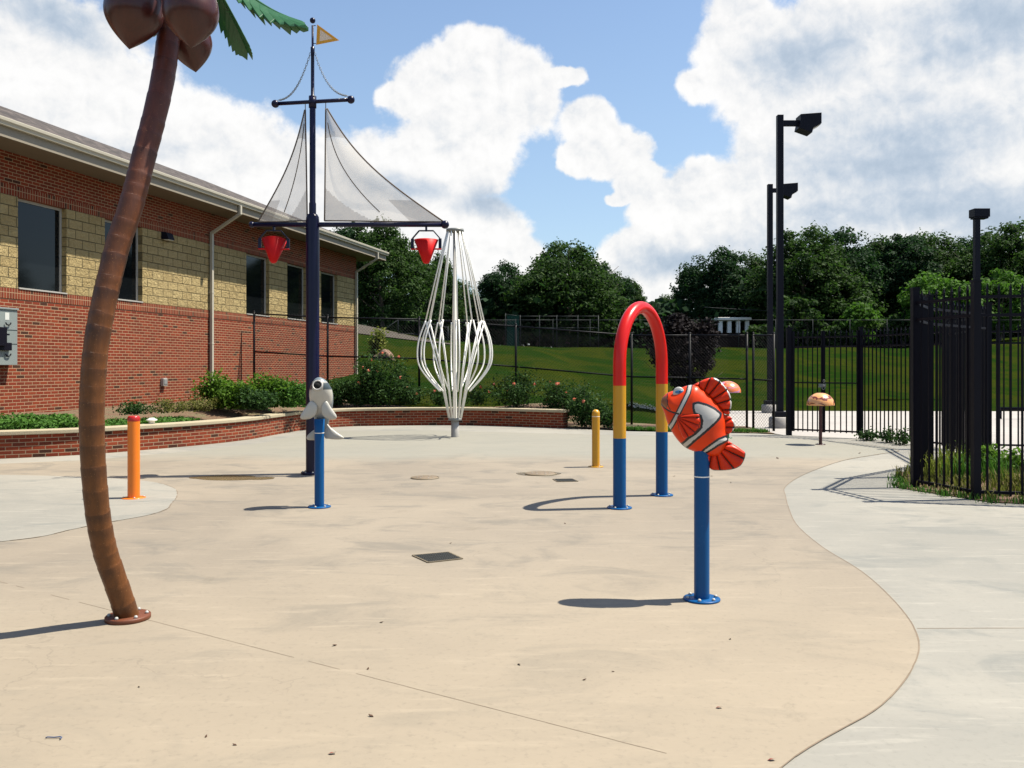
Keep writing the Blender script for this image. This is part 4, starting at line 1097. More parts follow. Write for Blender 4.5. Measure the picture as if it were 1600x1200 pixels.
def bucket(px, label, rz, tilt):
    x = P(px,360,12.7).x-.0
    t = empty('tipping_bucket', (x, 12.7, zb-.036), rz); tag(t, label, 'bucket', 'red tipping buckets hanging from the mast boom')
    b = MB(); pts = [(-.205,0,-.335),(-.205,0,-.17),(-.105,0,-.055),(.105,0,-.055),(.205,0,-.17),(.205,0,-.335)]
    for p, q in zip(pts[:-1], pts[1:]): b.bar(p, q, .045, .016)
    b.bar((0,0,.0),(0,0,-.065), .03); b.build('bracket', M['navy'], t)
    b = MB(); b.tube([(-.225,0,-.325),(.225,0,-.325)], .012, 10); b.build('pivot_rod', M['bred'], t)
    b = MB(); zt, zl = -.19, -.545
    prof = [(.0,zl),(.035,zl+.006),(.050,zl+.025),(.066,zl+.06),(.180,zt),(.174,zt),(.060,zl+.065),(.03,zl+.03),(.0,zl+.03)]
    b.lathe((0,0,0), prof, 36); o = b.build('bucket_cone', M['bred'], t)
    piv = Vector((0,0,-.325)); o.rotation_euler = (tilt,0,0); Rm = Matrix.Rotation(tilt,3,'X'); o.location = piv-Rm@piv
bucket(428, 'red cone bucket under the left end of the boom, tipped towards camera', .1, R(-14))
bucket(666, 'red cone bucket hanging level under the right end of the boom', 0, R(0))

# ================================================================== FENCES
def link_mesh(a, b, z0a, z0b, z1a, z1b, parent, base, sp=.062, r=.0029):
    a = Vector(a); b = Vector(b); L = (b-a).length; d = (b-a)/L; H = z1a-z0a
    m = MB(); nrm = Vector((-d.y,d.x))
    def pt(s, z): 
        f = s/L; zz0 = z0a+(z0b-z0a)*f; p = a+d*s; return Vector((p.x,p.y,zz0+z))-base
    step = sp*1.414
    for sg in (1,-1):
        s = -H
        while s < L+H:
            s0, s1 = (s, s+H) if sg > 0 else (s, s-H)
            # clip to 0..L
            zA, zB = 0.0, H; x0, x1 = s0, s1
            if x0 > x1: x0, x1, zA, zB = x1, x0, zB, zA
            if x1 > 0 and x0 < L:
                if x0 < 0: zA = zA+(zB-zA)*(0-x0)/(x1-x0); x0 = 0
                if x1 > L: zB = zA+(zB-zA)*(L-x0)/(x1-x0); x1 = L
                if x1-x0 > .01: m.tube([pt(x0,zA), pt(x1,zB)], r, 3, cap=False)
            s += step
    return m.build('mesh', M['link'], parent)
def chain_fence(posts, label, tops, bases, midz=None, pr=.032, mat='link', sp=.062, name='chain_link_fence', nomesh=(), wr=.0029):
    base = Vector((posts[0][0], posts[0][1], 0)); t = empty(name, base); tag(t, label, 'fence')
    for i, p in enumerate(posts):
        b = MB(); b.tube([(p[0]-base.x,p[1]-base.y,bases[i]-.1),(p[0]-base.x,p[1]-base.y,tops[i]+.05)], pr, 10); b.sphere((p[0]-base.x,p[1]-base.y,tops[i]+.05), pr*1.15, 8); b.build('post', M[mat], t)
    for i in range(len(posts)-1):
        p = Vector((*posts[i],tops[i]))-base; q = Vector((*posts[i+1],tops[i+1]))-base
        b = MB(); b.tube([p,q], .021, 8); b.build('top_rail', M[mat], t)
        if midz: b = MB(); dz = Vector((0,0,midz)); b.tube([p-dz,q-dz], .021, 8); b.build('middle_rail', M[mat], t)
        if i not in nomesh: link_mesh(posts[i], posts[i+1], bases[i]+.03, bases[i+1]+.03, tops[i], tops[i+1], t, base, sp, wr)
FPp = [P(397,490,25.2), P(512,496,24.8), P(655,499,24.5), P(806,510,23.8), P(987,524,23.2), P(1078,524,22.6), P(1167,524,22.0)]
chain_fence([(p.x,p.y) for p in FPp], 'black chain link fence running from brick building behind the rose bushes', [p.z for p in FPp], [.58,.55,.5,.45,.05,.0,.0], 1.12)
g2 = [P(1177,524,21.8), P(1209,524,21.2)]
chain_fence([(p.x,p.y) for p in g2], 'narrow black chain link panel just left of the tall light poles', [p.z for p in g2], [0,0], 1.12)
# far grey chain link fence along the lawn top
far = [P(x,500,62) for x in range(690,1640,58)]
chain_fence([(p.x,p.y) for p in far], 'thin grey chain link fence along the top of lawn slope', [p.z for p in far], [gz(p.x,p.y) for p in far], None, .022, 'galvd', .25, wr=.0025)
# ball court backstop fence
bs = [P(790,491,66), P(813,494,66), P(843,494,66), P(870,494,66), P(903,494,66), P(935,494,66)]
chain_fence([(p.x,p.y) for p in bs], 'taller grey backstop fence with green screen below the middle trees', [p.z for p in bs], [gz(p.x,p.y) for p in bs], .9, .03, 'galvd', .25, name='backstop_fence', wr=.0025)
bsf = bpy.data.objects['backstop_fence']
b = MB(); p0, p1 = bs[0]-bsf.location, bs[1]-bsf.location
b.box((p0.x+.1,-.06,gz(bs[0].x,66)),(p1.x-.1,-.04,bs[0].z-.1)); b.build('windscreen', M['screen'], bsf)
lf = [P(595,486+38,52), P(622,505,52), P(654,507,52), P(700,517,52)]
chain_fence([(p.x,p.y) for p in lf], 'grey chain link fence on the slope behind the boulder', [p.z+.2 for p in lf], [gz(p.x,p.y) for p in lf], .8, .025, 'galvd', .25, wr=.0025)

draped('gravel_bank', (-11.5,-3.6), ((47,49.5),(53,52.5)), 16, 6, M['gravel'], .05)
def wires():
    for k,(a,c,lab) in enumerate((((1250,478),(1335,493),'thin pale overhead wire crossing the trees, lower of two'),((1100,480),(1335,488),'thin overhead wire crossing the dark trees behind the light poles'))):
        p = P(a[0],a[1],74); q = P(c[0],c[1],74); m = p.lerp(q,.5)-Vector((0,0,.12)); b = MB(); b.tube(catmull([p,m,q],6), .02, 5)
        o = b.build('overhead_wire', M['galvd' if k else 'galv']); tag(o, lab, 'wire')
wires()
def iron_run(posts, label, h, hs=None, spacing=.125, name='iron_fence', psz=.075, skip_last=False, z0=.05):
    base = Vector((posts[0][0],posts[0][1],0)); t = empty(name, base); tag(t, label, 'fence')
    for i, p in enumerate(posts):
        hh = h+.04; x, y = p[0]-base.x, p[1]-base.y
        b = MB(); b.box((x-psz/2,y-psz/2,-.05),(x+psz/2,y+psz/2,hh)); b.box((x-psz*.58,y-psz*.58,hh),(x+psz*.58,y+psz*.58,hh+.025)); b.build('post', M['black'], t)
    for i in range(len(posts)-1):
        panel(t, base, posts[i], posts[i+1], h, spacing, z0)
    return t
def panel(t, base, a, c, h, spacing=.125, z0=.05, names=('rails','pickets')):
    a = Vector(a); c = Vector(c); L = (c-a).length; d = (c-a)/L; a3 = Vector((a.x,a.y,0))-base; d3 = Vector((d.x,d.y,0))
    for z in (z0+.04, h-.36, h-.14): b = MB(); b.bar(a3+d3*.03+Vector((0,0,z)), a3+d3*(L-.03)+Vector((0,0,z)), .034, .036); b.build('rail', M['black'], t)
    b = MB(); n = max(2, int(round(L/spacing)))
    for k in range(1, n):
        p = a3+d3*(L*k/n)
        b.bar(p+Vector((0,0,z0)), p+Vector((0,0,h-.05)), .021)
        # spear point
        s = .014; q = p+Vector((0,0,h-.05)); up = Vector((0,0,.075)); sv = Vector((-d.y,d.x,0))
        b.add([q+(d3+sv)*s,q+(d3-sv)*s,q+(-d3-sv)*s,q+(-d3+sv)*s,q+up], [(0,1,4),(1,2,4),(2,3,4),(3,0,4),(3,2,1,0)])
    b.build(names[1], M['black'], t)
A = (5.31,11.3); B = (5.57,10.3); Cc = (8.1,9.62)
near = iron_run([(16.0,7.5),(12.5,8.45),(10.3,9.03),Cc,B,A,(6.03,12.4),(7.74,13.95),(8.42,16.6)], 'near black spear topped iron fence bending round the grass bed', 2.57, psz=.085)
iron_run([(8.42,16.6),(7.72,18.97)][::-1]+[(12.5,15.8),(22,15.0)], 'far black iron fence between the gate and the corner', 2.40)
def gate():
    p0 = G(1234,680); p1 = G(1345,685); a = Vector((p0.x,p0.y)); c = Vector((p1.x,p1.y)); L = (c-a).length; d = (c-a)/L
    for nm, p, lab in (('gate_post', a-d*.02, 'square black gate post beside the tall light pole'),):
        b = MB(); b.box((-.055,-.055,0),(.055,.055,2.46)); b.box((-.065,-.065,2.46),(.065,.065,2.49)); b.sphere((0,0,2.51), .03, 10)
        o = b.build(nm, M['black']); o.location = (p.x,p.y,0); tag(o, lab, 'gate post')
    for j, (s0, s1, lab) in enumerate(((.08,L*.47,'left leaf of the black iron gate, carrying the latch'),(L*.49,L-.06,'right leaf of the black iron double gate'))):
        q = a+d*s0; e = a+d*s1; base = Vector((q.x,q.y,0)); t = empty('iron_gate', base); tag(t, lab, 'gate', 'leaves of the iron double gate')
        b = MB()
        for s in (s0, s1): p = a+d*s; b.box((p.x-q.x-.026,p.y-q.y-.026,.10),(p.x-q.x+.026,p.y-q.y+.026,2.40))
        b.build('gate_frame', M['black'], t)
        panel(t, base, q, e, 2.40, .115, .10)
        b = MB(); b.bar((0,0,1.22),(e.x-q.x,e.y-q.y,1.22),.03); b.build('middle_rail', M['black'], t)
        if j == 0:
            b = MB(); dd = Vector((d.x,d.y,0))*(s1-s0)
            b.box((dd.x-.10,dd.y-.06,1.12),(dd.x+.06,dd.y-.03,1.2)); b.tube([dd+Vector((.0+.035*cos(x),-.07,1.12+.05*sin(x))) for x in np.linspace(0,2*pi,14)], .008, 6); b.tube([dd+Vector((.01+.02*cos(x),-.07,1.26+.03*sin(x))) for x in np.linspace(0,2*pi,12)], .007, 6)
            b.build('latch', M['galv'], t)
gate()

# ================================================================== LIGHT POLES
def light_pole(x, y, zb_, H, arm, label, face, w_=.15, headw=.5, plinth=True, small=False, hd=0):
    t = empty('light_pole', (x,y,zb_)); tag(t, label, 'light pole')
    b = MB(); b.box((-w_/2,-w_/2,.25),(w_/2,w_/2,H)); b.build('pole', M['dkbronze'], t, bevel=.006)
    b = MB(); b.box((-w_*1.05,-w_*1.05,.28),(w_*1.05,w_*1.05,.42)); b.build('base_cover', M['dkbronze'], t, bevel=.01)
    b = MB(); b.lathe((0,0,0), [(0,-.3),(.28,-.3),(.28,.26),(.25,.28),(0,.28)], 24); b.build('footing', M['lot'], t)
    if not small:
        b = MB(); b.box((w_/2,-.05,H-.28),(w_/2+arm,.05,H-.14)); b.build('arm', M['dkbronze'], t)
        x0 = w_/2+arm; b = MB(); hw = headw; z = H
        prof = [(x0,z-.02),(x0+hw,z+.02),(x0+hw,z-.26),(x0+hw*.62,z-.36),(x0+hw*.55,z-.50),(x0-.04,z-.38),(x0,z-.20)]
        n = len(prof); b.add([(px,-.2,pz) for px,pz in prof]+[(px,.2,pz) for px,pz in prof], [tuple(range(n)),tuple(range(n,2*n))[::-1]]+[(i,i+n,(i+1)%n+n,(i+1)%n) for i in range(n)])
        hd_ = b.build('lamp_head', M['dkbronze'], t, bevel=.008)
        b = MB(); b.bar((x0+hw*.98,0,z-.275),(x0+hw*.62,0,z-.375),.30,.012); b.build('lens', M['paper'], hd_)
    else:
        b = MB(); b.box((-.2,-.22,H-.03),(.42,.22,H+.30)); b.box((-.16,-.18,H-.09),(.38,.18,H-.03)); b.build('lamp_head', M['dkbronze'], t, bevel=.012)
p = P(1218.5,668,22.3); light_pole(p.x, 22.3, 0, 8.12, .40, 'tallest dark light pole beside the gate, box head facing right', 0, .155, .54)
p = P(1203,640,29.5); light_pole(p.x, 29.5, .0, 7.85, .32, 'farther dark light pole just left of the tallest one', 0, .165, .50)
p = P(1526,440,34); light_pole(p.x, 34, gz(p.x,34), 7.25, .4, 'distant light pole with flat box head at the right edge', 0, .2, .5, small=True)

# low black pipe barrier and kerb in the lot
def barrier():
    t = empty('pipe_barrier', (17.0,26.0,0)); tag(t, 'low black pipe rail beside the paved lot at far right', 'barrier')
    b = MB(); b.tube([(-2.2,0,.30),(3.5,-.6,.30)], .06, 10); b.build('rail', M['black'], t)
    for s in (0,.33,.66,1): 
        b = MB(); x = -2.2+5.7*s; y = -.6*s; b.tube([(x,y,0),(x,y,.25)], .045, 8); b.build('post', M['black'], t)
barrier()
# white pergola far away
def pergola():
    D = 78; a = P(1118,520,D); c = P(1167,520,D); w_ = c.x-a.x; z0 = gz(a.x,D); zt = P(0,497,D).z
    t = empty('white_pergola', (a.x,D,z0)); tag(t, 'small white post and beam shelter far beyond the lawn', 'shelter'); H = zt-z0
    b = MB(); b.box((-.1,-1.2,H-.28),(w_+.1,1.2,H)); b.build('roof_beam', M['white'], t, bevel=.03)
    for s in (.08,.36,.64,.92):
        b = MB(); x = w_*s; b.box((x-.17,-1.0,0),(x+.17,-.7,H-.29)); b.build('post', M['white'], t)
pergola()

# ================================================================== FOLIAGE
def tube_tree(b, base, H, R_, rng, limbs, r0, crown0):
    top = base+Vector((rng.normal()*.03*H, rng.normal()*.03*H, H*.8))
    pts = [base+Vector((0,0,-.3)), base.lerp(top,.3)+Vector((rng.normal()*.02*H,0,0)), base.lerp(top,.65)+Vector((0,rng.normal()*.02*H,0)), top]
    b.tube(catmull(pts,4), list(np.linspace(r0, r0*.25, 13)), 9)
    for i in range(limbs):
        f = .25+.6*i/limbs; p = base.lerp(top, f); a = rng.uniform(0,2*pi); L = R_*rng.uniform(.55,.95)
        e = p+Vector((cos(a)*L, sin(a)*L, L*rng.uniform(.4,.9))); m = p.lerp(e,.5)+Vector((0,0,-L*.08))
        b.tube(catmull([p,m,e],4), list(np.linspace(r0*.42*(1-f*.5), r0*.08, 9)), 6)
def crown_leaves(rng, H, R_, crown0, nclump, nleaf, size, shape='round', clump=.22, low=.0):
    cen = []; nor = []
    cz = (H+crown0)/2; hz_ = (H-crown0)/2
    # uneven outline: lobes in random directions
    lob = rng.normal(size=(9,3)); lob /= np.linalg.norm(lob,axis=1,keepdims=True); amp = rng.uniform(-.42,.34,9)
    for i in range(nclump):
        d = rng.normal(size=3); d /= np.linalg.norm(d)
        if d[2] < -.35 and rng.random() < .5: d[2] *= -1
        rad = rng.uniform(.45,1.0)**.6
        rad *= 1+np.sum(amp*np.clip(lob@d,0,1)**6)
        if shape == 'cone': w_ = 1.0-.75*max(0,(d[2]*rad+1)/2); px = np.array([d[0]*w_,d[1]*w_,d[2]])
        elif shape == 'vase': w_ = .35+.75*(d[2]*rad+1)/2; px = np.array([d[0]*w_,d[1]*w_,d[2]])
        elif shape == 'column': px = np.array([d[0]*.8,d[1]*.8,d[2]])
        else: px = d.copy()
        c = np.array([px[0]*R_*rad, px[1]*R_*rad, cz+px[2]*hz_*rad])
        cr = R_*clump*rng.uniform(.55,1.25)
        n = int(nleaf*rng.uniform(.6,1.4))
        q = rng.normal(size=(n,3)); q /= np.linalg.norm(q,axis=1,keepdims=True); rr = rng.uniform(.3,1,n)[:,None]**.5
        pp = c+q*rr*cr*np.array([1.15,1.15,.72]); pp += rng.normal(size=pp.shape)*cr*np.where(rng.random(n) < .14, .24, .07)[:,None]
        cen.append(pp); nn = q*.8+rng.normal(size=(n,3))*.55+np.array([0,0,.45]); nor.append(nn)
    cen = np.concatenate(cen); nor = np.concatenate(nor); keep = cen[:,2] > low
    cen = cen[keep]; nor = nor[keep]
    return cen, nor, size*rng.uniform(.6,1.3,len(cen))
def make_tree(name, seed, H, R_, crown0, mat, nclump, nleaf, size, shape='round', clump=.22, r0=None, limbs=9):
    rng = np.random.default_rng(seed); t = empty(name)
    b = MB(); tube_tree(b, Vector((0,0,0)), H, R_, rng, limbs, r0 or H*.022, crown0); b.build('trunk', M['bark'], t)
    c, n, s = crown_leaves(rng, H, R_, crown0, nclump, nleaf, size, shape, clump, .2); quads_mesh('crown', c, n, s, M[mat], t, rng=rng)
    return t
TG = 'trees behind the lawn'
protos = [make_tree('broadleaf_tree', 11, 14, 6.0, 1.0, 'leafA', 330, 80, .19, 'round', .165),
          make_tree('broadleaf_tree', 12, 13, 6.6, .6, 'leafB', 340, 80, .19, 'round', .165),
          make_tree('broadleaf_tree', 13, 15, 5.4, 1.0, 'leafA', 310, 80, .19, 'round', .16),
          make_tree('broadleaf_tree', 14, 12, 5.0, .8, 'leafB', 280, 80, .18, 'cone', .18)]
used = [False]*4
TREES = [ # px, top py, D, proto, width factor, label
 (598,352,62,1,1.05,'tallest tree at the left, rising beyond the roof corner'),
 (540,352,68,0,1.0,'dark tree showing just above the gutter behind the mast'),
 (650,385,70,2,.85,'dark tree between the roof corner and the right bucket'),
 (690,392,78,3,.8,'narrow pointed tree directly behind the right bucket'),
 (722,440,86,1,.9,'low tree behind the top of the white pipe flower'),
 (790,408,82,0,.95,'round dark tree just right of the white pipe flower'),
 (838,415,84,2,.8,'dark tree joining the round one and the broad one'),
 (886,380,80,1,1.15,'broad tallest tree in the middle of the horizon'),
 (944,412,86,0,.85,'dark tree on the right shoulder of the broad middle tree'),
 (988,434,92,3,.95,'paler green tree left of the red arch top'),
 (1040,462,110,1,.9,'small distant tree seen through the gap above the arch'),
 (1082,420,92,2,.8,'thin dark tree at the right side of the sky gap'),
 (1128,386,82,0,1.05,'open branched dark tree left of the light poles'),
 (1180,402,84,1,.9,'dark tree directly behind the two light poles'),
 (1262,364,76,1,1.1,'big tree immediately right of the light poles'),
 (1318,356,78,0,1.0,'high dark tree second right of the light poles'),
 (1372,366,80,3,1.1,'tree behind the pointed pickets of the far fence'),
 (1412,357,78,2,1.0,'tall dark tree above the near fence corner post'),
 (1458,366,80,1,.95,'tree just right of the near fence corner post'),
 (1504,372,82,0,.9,'dark tree left of the distant right light pole'),
 (1566,356,76,1,1.1,'bright topped tree right of the distant right light pole'),
 (1625,360,78,0,1.1,'tree at the right edge of the picture'),
]
def set_tree(i, x, y, ztop, wf, label, rz, grp):
    pr = protos[i]
    if not used[i]: o = pr; used[i] = True
    else: o = copy_tree(pr)
    H0 = [14,13,15,12][i]; z0 = gz(x,y); s = (ztop-z0)/(H0*1.055)
    o.location = (x,y,z0); o.scale = (s*wf,s*wf,s); o.rotation_euler = (0,0,rz); tag(o, label, 'tree', grp); return o
rt = random.Random(4)
for (px,py,D,i,wf,lab) in TREES:
    q = P(px,py,D); set_tree(i, q.x, D, q.z, wf, lab, rt.uniform(0,6.28), TG)
for j,(x,y) in enumerate(((62,78),(74,66),(84,54),(92,40),(97,24),(100,8),(102,-8))):
    set_tree(j%4, x, y, 15+rt.uniform(-1,2), 1.4, 'tree of the wood beyond the right edge of the lot', rt.uniform(0,6.28), 'trees off to the right')
# understory: a thick mass nobody could count
def understory():
    rng = np.random.default_rng(5); cen = []; N = 46000
    x = rng.uniform(-40,60,N); y = 88+rng.normal(size=N)*4; h = 5.5+1.6*np.sin(x*.31)+1.1*np.sin(x*.83+2); z = rng.uniform(0,1,N)**.8*h
    cen = np.stack([x,y,ground_z(x,y)+z],1); nor = rng.normal(size=(N,3))+np.array([0,-.5,.5])
    tag(quads_mesh('woodland_undergrowth', cen, nor, rng.uniform(.25,.5,N), M['leafA'], rng=rng), kind='stuff', label='dark undergrowth filling the space beneath the far trees', cat='undergrowth')
understory()
# young trees and the purple one
def plant(name, seed, px, pyb, pyt, D, wpx, mat, label, cat, nclump=60, nleaf=45, size=None, shape='round', z=None, grp=None, clump=.26, crown0=.12):
    q = P(px,pyb,D); z0 = gz(q.x,D) if z is None else z; H = P(px,pyt,D).z-z0; R_ = wpx/2/F*D
    t = make_tree(name, seed, H, R_, H*crown0, mat, nclump, nleaf, size or .05+D*.0016, shape, clump, r0=max(.012,H*.016), limbs=7)
    t.location = (q.x,D,z0); t.rotation_euler = (0,0,seed); return tag(t, label, cat, grp)
plant('purple_leaf_tree', 21, 1068, 650, 488, 27.5, 130, 'leafP', 'dark purple leaved small tree behind the arch and fence', 'tree', 190, 70, .060, 'vase', crown0=.22, clump=.2)
plant('young_tree', 22, 1237, 540, 460, 66, 60, 'leafB', 'young green tree just right of the light poles', 'tree', 60, 55, .16)
plant('young_tree', 23, 1346, 540, 474, 66, 60, 'leafC', 'young bright tree behind the pickets right of the gate', 'tree', 55, 55, .16)
plant('young_tree', 24, 1302, 540, 503, 67, 54, 'leafB', 'small low tree behind the right gate leaf', 'tree', 50, 50, .16)
plant('young_tree', 25, 1470, 540, 434, 64, 105, 'leafC', 'rounded bright green tree above the near fence pickets', 'tree', 90, 65, .15)
plant('young_tree', 26, 1563, 540, 432, 65, 90, 'leafC', 'bright green tree right of the second near fence post', 'tree', 80, 60, .15)
plant('young_tree', 27, 1392, 540, 492, 66, 55, 'leafB', 'dim green tree left of the near fence corner post', 'tree', 50, 50, .16)
plant('young_tree', 28, 1190, 540, 508, 68, 46, 'leafB', 'low shrubby tree right of the white shelter', 'tree', 40, 45, .15)

def bush(name, seed, px, pyt, D, wpx, z0, mat, label, cat, n=2200, size=.035, blooms=0, grp=None, bm_='bloom', dep=.8, leggy=False):
    rng = np.random.default_rng(seed); x = P(px,0,D).x; H = P(px,pyt,D).z-z0; R_ = wpx/2/F*D
    t = empty(name, (x,D,z0)); tag(t, label, cat, grp)
    ns = max(7, int(R_*22)); b = MB(); cen = []; nor = []; tips = []
    for i in range(ns):
        a = rng.uniform(0,2*pi); r = R_*sqrt(rng.random())*.95; hh = H*(.55+.45*rng.random())*(1-.35*(r/R_)**2)
        p0 = Vector((cos(a)*r*.35, sin(a)*r*.35*dep, 0)); p2 = Vector((cos(a)*r, sin(a)*r*dep, hh)); p1 = p0.lerp(p2,.5)+Vector((0,0,hh*.12))
        pts = catmull([p0,p1,p2],4); b.tube(pts, list(np.linspace(.010,.003,9)), 5); tips.append(p2)
        m = int(n/ns); s = rng.uniform(.12 if leggy else .02,1,m)**.75
        P0 = np.array(p0); P1 = np.array(p1); P2 = np.array(p2)
        c = P0*((1-s)**2)[:,None]+P1*(2*s*(1-s))[:,None]+P2*(s**2)[:,None]
        c += rng.normal(size=(m,3))*(.05+.05*H)*np.array([1.3,1.3,.8]); cen.append(c); nor.append(rng.normal(size=(m,3))*.7+np.array([0,0,.7]))
    b.build('stems', M['stem'], t); c = np.concatenate(cen); nn = np.concatenate(nor); k = c[:,2] > .01; c = c[k]; nn = nn[k]
    quads_mesh('foliage', c, nn, size*rng.uniform(.6,1.3,len(c)), M[mat], t, rng=rng)
    for j in range(int(blooms*.6)):
        p = tips[j % len(tips)]+Vector(tuple(rng.normal(size=3)*.06)); q = rng.normal(size=(16,3)); q /= np.linalg.norm(q,axis=1,keepdims=True)
        quads_mesh('blossom', np.array(p)+q*.028, q, np.full(16,.03)*rng.uniform(.7,1.3), M[bm_], t, rng=rng, aspect=.9)
    return t
RG = 'rose bushes behind the seat wall'
def brown_wall():
    a = P(1098,545,75); c = P(1172,545,75); z0 = gz(a.x,75); b = MB(); b.box((0,0,-.2),(c.x-a.x,.3,P(0,521,75).z-z0)); b.box((-.1,-.08,P(0,521,75).z-z0),(c.x-a.x+.1,.38,P(0,520,75).z-z0)); o = b.build('garden_wall', M['wallbrown']); o.location = (a.x,75,z0); tag(o, 'low dark brown wall at the foot of the white shelter', 'wall')
brown_wall()
bush('rose_bush', 41, 597, 545, 24.0, 70, .5, 'leafR', 'tallest dark rose bush with coral blooms left of pipe flower', 'rose bush', 5200, .040, 16, RG)
bush('rose_bush', 42, 560, 585, 23.9, 60, .5, 'leafR', 'rose bush between the mast and the tallest rose bush', 'rose bush', 3000, .038, 6, RG)
bush('rose_bush', 43, 635, 592, 24.0, 50, .5, 'leafR', 'low rose bush with a pale bloom left of pipe flower', 'rose bush', 2400, .036, 5, RG)
bush('rose_bush', 44, 528, 590, 23.9, 50, .5, 'leafR', 'rose bush immediately right of the dark mast', 'rose bush', 2400, .036, 3, RG)
bush('rose_bush', 45, 692, 600, 23.9, 50, .5, 'leafR', 'sparse rose bush seen behind the white pipes', 'rose bush', 1300, .034, 3, RG)
bush('rose_bush', 46, 745, 596, 23.9, 40, .5, 'leafR', 'small rose bush just right of the white pipes', 'rose bush', 900, .034, 3, RG)
bush('rose_bush', 47, 806, 575, 23.6, 90, .45, 'leafR', 'wide loose rose bush round the middle fence post', 'rose bush', 3400, .036, 12, RG, leggy=True)
bush('rose_bush', 48, 882, 582, 23.0, 80, .15, 'leafR', 'loose rose bush behind the end of the seat wall', 'rose bush', 3200, .036, 11, RG, leggy=True)
bush('rose_bush', 49, 915, 598, 22.2, 70, .03, 'leafR', 'leafy rose bush directly behind the yellow bollard', 'rose bush', 3000, .036, 6, RG)
bush('rose_bush', 50, 950, 622, 21.9, 44, .03, 'leafR', 'low rose bush between yellow bollard and arch', 'rose bush', 1500, .034, 3, RG)
GG = 'green shrubs by the brick building'
bush('green_shrub', 51, 345, 578, 20.0, 62, .6, 'leafG', 'bright shrub at the foot of the long downspout', 'shrub', 3800, .040, 0, GG)
bush('green_shrub', 52, 372, 598, 19.8, 60, .6, 'leafG', 'low rounded shrub second from the left', 'shrub', 3200, .038, 0, GG)
bush('green_shrub', 53, 420, 574, 20.6, 60, .6, 'leafG', 'upright bright shrub under the left bucket', 'shrub', 4200, .040, 0, GG)
bush('green_shrub', 54, 452, 592, 20.8, 64, .6, 'leafI', 'shrub touching the left side of the mast', 'shrub', 3800, .038, 0, GG)
bush('green_shrub', 55, 400, 604, 19.6, 60, .6, 'leafR', 'dark low shrub between two bright shrubs', 'shrub', 2600, .036, 0, GG)
bush('green_shrub', 56, 480, 600, 21.5, 50, .6, 'leafR', 'dark shrub hidden behind the mast and dolphin', 'shrub', 2200, .036, 0, GG)
bush('dry_shrub', 57, 268, 622, 18.0, 70, .62, 'leafD', 'thin brownish weedy shrub under the outlet box', 'shrub', 900, .028, 0)
bush('dry_shrub', 58, 312, 618, 18.6, 60, .62, 'leafD', 'brownish twiggy shrub left of the bright shrubs', 'shrub', 1000, .028, 0)
bush('dry_shrub', 59, 215, 628, 17.3, 60, .62, 'leafR', 'sparse dark weeds beside the palm trunk', 'shrub', 900, .028, 0)
bush('ornamental_grass', 60, 590, 512, 40.0, 22, gz(P(590,0,40).x,40), 'leafY', 'yellow ornamental grass clump beside the boulder', 'grass clump', 1400, .07, 0)
def boulder():
    rng = np.random.default_rng(8); q = P(602,545,39); b = MB(); b.sphere((0,0,0), .5, 20); t = []
    for (x,y,z) in b.v:
        d = np.array([x,y,z])/.5; r = .5*(1+.22*sin(4*d[0]+2*d[2])+.12*sin(7*d[1]+d[0]*3)); t.append((d[0]*r*.95, d[1]*r*.7, d[2]*r*.62))
    b.v = t; o = b.build('boulder', M['rock']); o.location = (q.x,39,gz(q.x,39)+.12); tag(o, 'brown boulder lying on the grass slope beyond the building', 'boulder')
boulder()
# ground cover at the left of the planter
def groundcover():
    rng = np.random.default_rng(15); N = 15000; L = offset_line(SWc, .34)
    i = rng.integers(0, 42, N); f = rng.random(N); a = np.array([tuple(p) for p in L]); p = a[i]*(1-f[:,None])+a[i+1]*f[:,None]
    d = rng.random(N)**.8*np.where(i < 26, 1.5, .8); p = p+np.array([-.9743*.75,.2253+.35])*d[:,None]
    cl = .5+.5*np.sin(p[:,0]*3.1+p[:,1]*2.3)*np.sin(p[:,0]*1.3-p[:,1]*4.1)
    z = .43+.12*np.clip(d,0,2)/2+rng.random(N)*(.10+.13*cl)*np.where(i < 26, 1, .45)
    keep = rng.random(N) < np.where(i < 26, .98, .35)
    c = np.stack([p[:,0],p[:,1],z],1)[keep]; n = rng.normal(size=c.shape)*.6+np.array([.2,-.2,.9])
    tag(quads_mesh('groundcover', c, n, .040*rng.uniform(.6,1.3,len(c)), M['leafI'], rng=rng), kind='stuff', label='leafy green ground cover behind the left end of the seat wall', cat='ground cover')
groundcover()
def blades(name, pts, h, n, mat, spread, seed, label=None, cat=None, kind=None, loc=None, w_=.008):
    rng = np.random.default_rng(seed); b = MB()
    for (x,y,z) in pts:
        for k in range(n):
            ox, oy = rng.normal(size=2)*spread; a = rng.uniform(0,2*pi); L = h*rng.uniform(.45,1.1); lean = rng.uniform(.1,.65)*L
            p = Vector((x+ox,y+oy,z)); q = p+Vector((cos(a)*lean*.35,sin(a)*lean*.35,L*.6)); r = p+Vector((cos(a)*lean,sin(a)*lean,L*.92)); s = Vector((-sin(a),cos(a),0))*w_
            b.add([p-s,p+s,q+s*.8,q-s*.8,r], [(0,1,2,3),(3,2,4)])
    o = b.build(name, M[mat]); return tag(o, label, cat, kind=kind)
rng = np.random.default_rng(77)
bedpts = []
for k in range(900):
    a = np.array(bed)
    x = rng.uniform(5.0,12.0); y = rng.uniform(9.2,14.5)
    if inside(np.array([[x,y]]), bed)[0]: bedpts.append((x,y,.012))
edge = [(5.1,11.15),(5.2,10.8),(5.3,10.5),(5.45,10.3),(5.6,10.05),(5.9,9.97),(6.2,9.9),(6.5,9.83),(6.8,9.75),(7.2,9.62),(5.15,11.45),(5.3,11.8),(5.5,12.2)]
